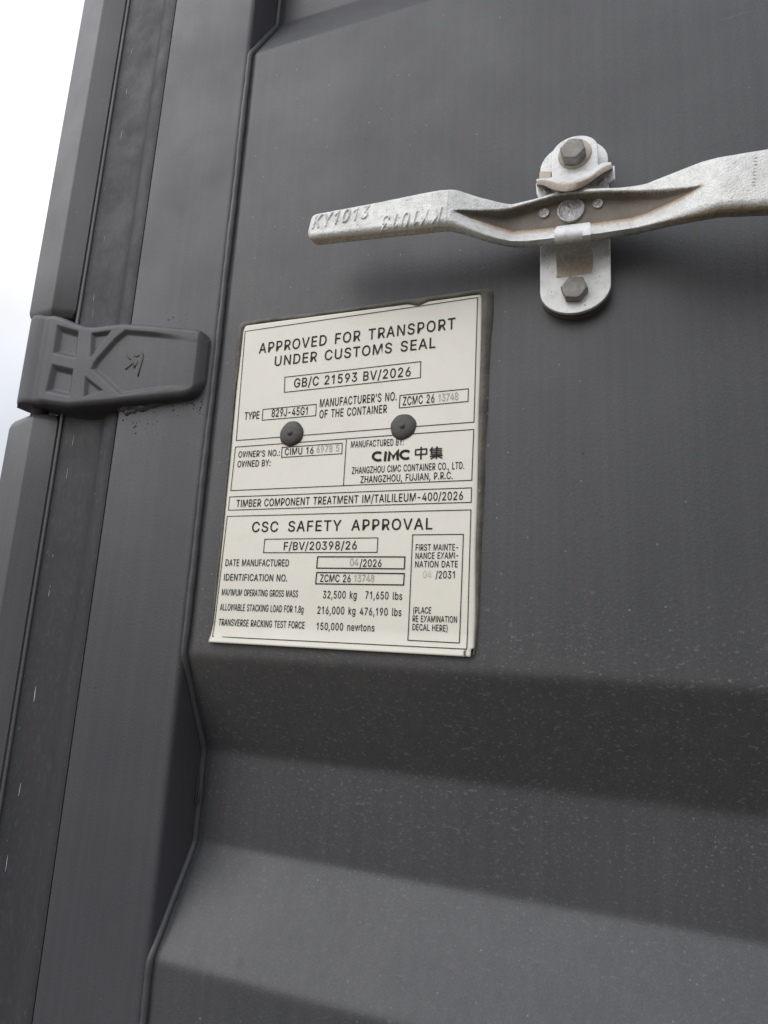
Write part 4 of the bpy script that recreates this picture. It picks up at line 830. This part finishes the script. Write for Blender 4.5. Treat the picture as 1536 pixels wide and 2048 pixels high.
# upper catch: tab + flared lip
YT = -0.020
tx0, tx1 = at(1103.5, 330, YT)[0], at(1196.5, 330, YT)[0]; tzt = at(1148, 272, YT)[2]
r = (tx1 - tx0) / 2; cx = (tx0 + tx1) / 2
tab_top = [(cx + r * math.cos(a), tzt - r * 0.8 + r * 0.8 * math.sin(a)) for a in np.linspace(0, math.pi, 22)]
zlA = at(1104, 353, YT)[2]; zrA = at(1196, 336, YT)[2]
slab('catch_tab', tab_top + [(tx0, zlA - 0.0005), (tx1, zrA - 0.0005)], YT, YT + 0.0042, M_zplate, ret, 0.0007)
with_dirt(bpy.data.objects['catch_tab'], lambda c: (0, 0.15))
rowA = [(1071, 360, -.024), (1083, 356.5, -.023), (1099, 358, -.0215), (1106, 353, -.0212), (1135, 348, -.0212), (1160, 342, -.0212), (1186, 337, -.0212), (1199, 328, -.0215), (1211, 325.5, -.022), (1224, 325, -.023)]
rowM = [(1071, 361, -.0245), (1084, 358, -.0245), (1101, 361, -.0255), (1116, 362, -.028), (1138, 360, -.029), (1160, 354, -.0285), (1181, 348, -.0275), (1196, 337, -.026), (1210, 328.5, -.0245), (1224, 327, -.024)]
rowB = [(1071, 363, -.0255), (1085, 360, -.0265), (1103, 364, -.030), (1120, 370, -.034), (1140, 370, -.0355), (1160, 364.5, -.034), (1178, 357, -.031), (1192, 346, -.029), (1208, 334, -.0265), (1225, 328, -.025)]
rowC = [(1071.5, 369, -.0255), (1085, 369, -.0265), (1097, 375, -.030), (1111, 381, -.034), (1131, 383.5, -.0355), (1151, 380, -.034), (1170, 372, -.031), (1189, 358, -.029), (1209, 344, -.0265), (1228, 335, -.025)]
rowD = [(x, y_ + 3, -0.0155) for x, y_, _ in rowC]
def loft(name, rows, mat, parent, n=60, dirt=None, close=False):
    V = []
    for row in rows:
        P = np.array([at(*p) for p in row]); t = np.cumsum([0] + [np.linalg.norm(P[i + 1] - P[i]) for i in range(len(P) - 1)]); t /= t[-1]
        q = np.linspace(0, 1, n)
        for c3 in zip(*[gsmooth(np.interp(q, t, P[:, k_]), 2) for k_ in range(3)]): V.append(c3)
    Fc = grid_faces(len(rows), n)
    if close:
        for c_ in range(n - 1): Fc.append(((len(rows) - 1) * n + c_, (len(rows) - 1) * n + c_ + 1, c_ + 1, c_))
        Fc.append(tuple(r_ * n for r_ in range(len(rows)))); Fc.append(tuple(r_ * n + n - 1 for r_ in range(len(rows)))[::-1])
    o = recalc(obj(name, V, Fc, mat, parent, True))
    if dirt:
        a = o.data.color_attributes.new('dirt', 'FLOAT_COLOR', 'POINT')
        for i in range(len(V)): a.data[i].color = (*dirt[i // n], 0, 1)
    o.modifiers.new('es', 'EDGE_SPLIT').split_angle = math.radians(50)
    return o
rowA2 = [(x, y_ - 1, -.018) for x, y_, _ in rowA]
loft('catch_lip', [rowA2, rowA, rowM, rowB, rowC, rowD], M_zplate, ret, 60, [(0, .1), (0, .1), (0.02, .2), (0.45, .75), (.72, .85), (.75, .4)], True)
# ears with slots below the lip, small bent stop behind the left side
def px_slab(name, pts, yf, yb, mat, bw=0.0006, dirt=(0, 0.1)):
    o = slab(name, [(at(*p, yf)[0], at(*p, yf)[2]) for p in pts], yf, yb, mat, ret, bw)
    with_dirt(o, lambda c: dirt); return o
px_slab('catch_ear', [(1071.5, 366), (1108, 366), (1110, 386), (1095, 398), (1078, 397), (1073, 386)], -0.0165, -0.0135, M_zplate, 0.0005, (0.05, .1))
px_slab('catch_ear', [(1178, 350), (1229.5, 330), (1230.5, 358), (1212, 366), (1196, 374), (1178, 376)], -0.0165, -0.0135, M_zplate, 0.0005, (0.05, .1))
def stud(px, py, rp, y0, h, mat, sx=1.0, rot=0.0):
    c0 = at(px, py, y0 - h); r = px_r(px, py, rp, y0); V = []
    rows = [(1.0, 0.0), (1.0, -h * .6), (0.82, -h), (0.4, -h * 1.15), (0.02, -h * 1.2)]
    for s_, dy in rows:
        for i in range(24):
            a_ = 2 * math.pi * i / 24; ex, ez = sx * math.cos(a_), math.sin(a_)
            V.append((c0[0] + r * s_ * (ex * math.cos(rot) - ez * math.sin(rot)), y0 + dy, c0[2] + r * s_ * (ex * math.sin(rot) + ez * math.cos(rot))))
    return recalc(obj('stud', V, grid_faces(5, 24, 0, True) + [tuple(range(96, 120))], mat, ret, True))
stud(1093, 382, 5, -0.0165, 0.0012, M_rivet_b, 1.3, -0.5); stud(1204, 362, 6, -0.0165, 0.0014, M_rivet_b, 1.7, 0.65)
px_slab('bent_stop', [(1079, 342), (1103, 342), (1103, 358), (1078, 357)], -0.0135, -0.009, M_washer, 0.0006)
# boss behind the tab, washer and bolt
V, Fc = tube_data([(cx, -0.0078, tzt - r * 0.85), (cx, YT + 0.0041, tzt - r * 0.85)], r * 0.8, 30); recalc(obj('boss', V, Fc, M_spacer, ret, False))
wc = at(1149, 305, YT - 0.002); wr = px_r(1149, 305, 33, YT - 0.002)
wv = []
for s_, dy in ((0.2, 0), (1.0, 0), (1.02, -0.0008), (0.98, -0.0018), (0.2, -0.0021)):
    for i in range(40): a_ = 2 * math.pi * i / 40; wv.append((wc[0] + wr * s_ * math.cos(a_), YT + dy, wc[2] + wr * s_ * math.sin(a_)))
recalc(obj('washer', wv, grid_faces(5, 40, 0, True), M_washer, ret, True)).modifiers.new('es', 'EDGE_SPLIT').split_angle = math.radians(30)
hexbolt(1145, 295, 26.5, YT - 0.002, 0.0072, 45)
# lower tongue that hooks in front of the handle
def row2(l, r_, y, n=7): return [(l[0] + (r_[0] - l[0]) * i / (n - 1), l[1] + (r_[1] - l[1]) * i / (n - 1), y) for i in range(n)]
fr = [((1110, 556), (1186, 545), -.0098), ((1111, 545), (1188, 534), -.0108), ((1111, 534), (1189, 524), -.0135), ((1110, 520), (1189, 513), -.0185), ((1108, 505), (1187, 498), -.0265), ((1107, 492), (1185, 482), -.0335),
      ((1106, 478), (1184, 469), -.0372), ((1106, 466), (1183, 457), -.0378), ((1109, 457), (1183, 448), -.0362), ((1112, 453), (1182, 444), -.0338)]
rows = [row2(*f_) for f_ in fr]
bk = [((1112, 455), (1182, 446), -.0318), ((1108, 468), (1183, 459), -.0345), ((1107, 492), (1185, 482), -.0305), ((1108, 507), (1187, 500), -.0235), ((1110, 524), (1189, 516), -.0155), ((1110, 545), (1188, 536), -.0090)]
rows += [row2(*f_) for f_ in bk]
loft('tongue', rows, M_zplate, ret, 24, [(0, .62), (0, .68), (.30, .6), (.62, .3), (.60, .3), (.50, .5), (.1, .2), (0, .05), (0.08, .05), (0.2, 0)] + [(.5, 0)] * 6, True)

# ================================================================== DOOR HANDLE
hd = thing('door_handle', 'cast zinc lever handle crossing the bracket, cranked in the middle with brown grime', 'handle')
topt = [(621, 440), (624, 432), (632.5, 428.5), (763, 404), (840, 388), (866, 383), (880, 380.6), (903, 379), (916, 380.6), (958, 394.6), (1005, 406), (1023, 409), (1045, 404), (1071.6, 397.4), (1110, 386), (1140, 380), (1169, 377.5), (1217, 376), (1239, 375.5), (1262, 373), (1292, 367.5), (1331, 352), (1405, 323), (1436, 315), (1536, 298.6), (1640, 284), (1900, 250)]
bott = [(621, 478), (624, 485), (632.5, 489), (753, 476), (860, 464.6), (882, 462), (899.5, 461.4), (935, 469.5), (974, 482.5), (1010, 491), (1028, 494), (1056, 494), (1100, 489), (1200, 479), (1274, 467), (1331, 453), (1400, 440), (1440, 433), (1490, 431), (1536, 429), (1640, 419), (1900, 396)]
yft = [(615, -.048), (870, -.048), (900, -.0475), (1020, -.0305), (1040, -.0295), (1262, -.0295), (1285, -.031), (1420, -.052), (1450, -.054), (1900, -.056)]
pup = [(905, 420), (925, 419.5), (960, 421), (1000, 420), (1023, 417), (1071, 403), (1110, 391), (1140, 386.5), (1200, 383), (1262, 382.5), (1320, 380.5), (1370, 376), (1408, 369)]
plo = [(905, 420), (940, 437), (980, 450), (1025, 464), (1060, 461), (1100, 457.5), (1200, 446), (1262, 437), (1300, 425), (1350, 402), (1380, 386), (1408, 369)]
NT_ = 84
sx_ = np.concatenate([np.linspace(621, 645, 20), np.linspace(645.7, 900, 360), np.linspace(902, 1420, 230), np.linspace(1423, 1900, 200)])
NS_ = len(sx_)
tpx = gsmooth(interp(topt, sx_), 2); bpx = gsmooth(interp(bott, sx_), 2); yf = gsmooth(interp(yft, sx_), 4)
TH = 0.011
# raised casting numbers, the second set upside down, as photo-plane outlines on the grip
def grip_letters(s, bl, br, tl):
    groups, w = letter_groups(s, 75); P0, P1, P2 = (np.array(q, float) for q in (bl, br, tl))
    return [[[tuple(P0 + (P1 - P0) * x / w + (P2 - P0) * y / 509.0) for x, y in pl] for pl in g] for _, g in groups]
GL = grip_letters('KY1013', (631, 458), (739, 436), (635, 432)) + grip_letters('KY1013', (889, 414), (773, 432), (883, 446))
gpx = np.repeat(np.arange(620, 900, 0.5)[:, None], 240, 1); gpy = np.repeat((380 + 0.5 * np.arange(240))[None, :], len(gpx), 0)
gd = np.full(gpx.shape, -1e9)
for g in GL:
    q_ = sdf(gpx, gpy, g[0])
    for hole in g[1:]: q_ = np.minimum(q_, -sdf(gpx, gpy, hole))
    gd = np.maximum(gd, q_)
wear = 0.55 + 0.45 * np.sin(gpx * 0.09 + 2) * np.sin(gpx * 0.043 + gpy * 0.05)
GH = sstep(-1.6, 1.4, gd) * np.clip(wear + 0.25, 0.25, 1)
V = []; DIRT = []
tt = np.linspace(0, 1, NT_)
lump = gsmooth(rng.normal(0, 1, NS_), 5)
for i, s_ in enumerate(sx_):
    th = TH
    A = at(s_, bpx[i], yf[i] + th * 0.75); B = at(s_, tpx[i], yf[i] + 0.002)
    A[1] = B[1] = yf[i]
    pu = np.interp(s_, [p[0] for p in pup], [p[1] for p in pup]); pl = np.interp(s_, [p[0] for p in plo], [p[1] for p in plo])
    has = 905 < s_ < 1408
    zlen = (B - A)[2]
    P = A[None, :] + (B - A)[None, :] * tt[:, None]
    e_lo = tt * zlen; e_hi = (1 - tt) * zlen
    rl, rh = float(np.interp(s_, [900, 1030, 1260, 1400], [0.0042, 0.0018, 0.0018, 0.0050])), 0.003
    y = np.full(NT_, yf[i])
    y += np.where(e_lo < rl, rl - np.sqrt(np.clip(rl * rl - (rl - e_lo) ** 2, 0, None)), 0)
    y += np.where(e_hi < rh, rh - np.sqrt(np.clip(rh * rh - (rh - e_hi) ** 2, 0, None)), 0)
    if s_ < 645:
        e = (s_ - 620) / 3000.0; re = 0.005
        if e < re: y += (re - math.sqrt(max(re * re - (re - e) ** 2, 0))) * 0.8
    def row_of(yv):
        d = np.stack([P[:, 0], yv + D, P[:, 2] - CH], 1) @ RM; return CY + F * d[:, 1] / d[:, 2]
    grime = np.zeros(NT_); rust = np.zeros(NT_); dep = np.zeros(NT_)
    if has:
        ramp_w = max(4.0, (bpx[i] - 7 - pl))
        def depth(py): return 0.0075 * min(1.0, (pl - pu) / 34.0) * sstep(0, 6.5, py - pu) * np.clip((pl - py + ramp_w) / (ramp_w + 1.5), 0, 1)
        for _ in range(14): dep = 0.55 * dep + 0.45 * depth(row_of(y + dep))
        dep = gsmooth(dep, 1)
    y = y + dep
    py = row_of(y)
    if has:
        lo = pl - py
        wt_ = float(sstep(900, 1000, np.array(s_)) * (1 - sstep(1380, 1420, np.array(s_))))
        grime = 0.95 * sstep(-2.5, 3.0, py - pu) * sstep(-1.0, 3.0, lo)
        rust = np.exp(-((lo - 1) / 7.0) ** 2) * 0.95 * wt_
    low = bpx[i] - py
    ew = float(np.interp(s_, [621, 900, 1000, 1260, 1330, 1420, 1900], [16, 13, 6, 6, 14, 28, 32]))
    rust = np.maximum(rust, 0.85 * (1 - sstep(0.45 * ew, ew, low)))
    grime = np.maximum(grime, 0.6 * (1 - sstep(0.15 * ew, 0.55 * ew, low)))
    if s_ < 895:
        a_ = int((s_ - 620) * 2); bi = np.clip(((py - 380) * 2).astype(int), 0, 239)
        if 0 <= a_ < GH.shape[0]: y = y - 0.0012 * GH[a_, bi]
    if 1480 < s_ < 1530:                          # dark scuff across the right grip
        xm = 1511 - (py - 310) * 0.12
        grime = np.maximum(grime, 0.85 * sstep(-0.2, 0.9, np.sin(py * 0.9) + 0.5 * np.sin(py * 2.3)) * np.exp(-((s_ - xm) / 4.5) ** 2) * sstep(306, 312, py) * (1 - sstep(368, 384, py)))
    y = y + 0.0002 * lump[i]
    V += [(P[k_, 0], y[k_], P[k_, 2]) for k_ in range(NT_)]; DIRT += [(grime[k_], rust[k_]) for k_ in range(NT_)]
# back side
nfront = len(V)
for i in range(NS_):
    for t, dz in ((0, 0.0), (1, 0.0)):
        v = V[i * NT_ + (0 if t == 0 else NT_ - 1)]
        V.append((v[0], yf[i] + TH, v[2] + (0.0012 if t == 0 else -0.0012))); DIRT.append((0.55, 0.3))
Fc = grid_faces(NS_, NT_)
for i in range(NS_ - 1):
    a0, a1 = nfront + 2 * i, nfront + 2 * i + 2
    Fc.append((i * NT_, (i + 1) * NT_, a1, a0)); Fc.append((i * NT_ + NT_ - 1, a0 + 1, a1 + 1, (i + 1) * NT_ + NT_ - 1)); Fc.append((a0, a1, a1 + 1, a0 + 1))
for i in (0, NS_ - 1):
    Fc.append(tuple(i * NT_ + j for j in range(NT_)) + (nfront + 2 * i + 1, nfront + 2 * i))
lev = recalc(obj('lever', V, Fc, M_cast, hd, True))
a = lev.data.color_attributes.new('dirt', 'FLOAT_COLOR', 'POINT')
for i, (g_, r_) in enumerate(DIRT): a.data[i].color = (g_, r_, 0, 1)
lev.modifiers.new('es', 'EDGE_SPLIT').split_angle = math.radians(60)
# pivot end and two small rivets in the pocket
def boss(name, px, py, rp, y0, h, mat, dish):
    c0 = at(px, py, y0); r = px_r(px, py, rp, y0); V = []
    rows = [(1.10, 0.001), (1.10, -h), (1.0, -h - 0.0002), (0.93, -h + 0.0003), (0.86, -h + dish), (0.5, -h + dish * 0.6), (0.25, -h + dish * 0.75), (0.02, -h + dish * 0.6)]
    for k_, (s_, dy) in enumerate(rows):
        for i in range(36):
            a_ = 2 * math.pi * i / 36; j = 1 + (0.03 * math.sin(4 * a_ + px) if k_ > 3 else 0.01 * math.sin(3 * a_))
            V.append((c0[0] + r * s_ * j * math.cos(a_), y0 + dy + (0.0003 * math.sin(5 * a_ + k_) if 4 <= k_ < 7 else 0), c0[2] + r * s_ * j * math.sin(a_)))
    o = recalc(obj(name, V, grid_faces(len(rows), 36, 0, True) + [tuple(range(36 * 7, 36 * 8))], mat, hd, True))
    return o
boss('pivot_end', 1142, 421, 25, -0.0226, 0.0012, M_rivet_b, 0.0008)
boss('small_rivet', 1088, 427, 9.5, -0.0224, 0.0008, M_rivet_b, 0.0005)
boss('small_rivet', 1196, 408, 9.5, -0.0224, 0.0008, M_rivet_b, 0.0005)
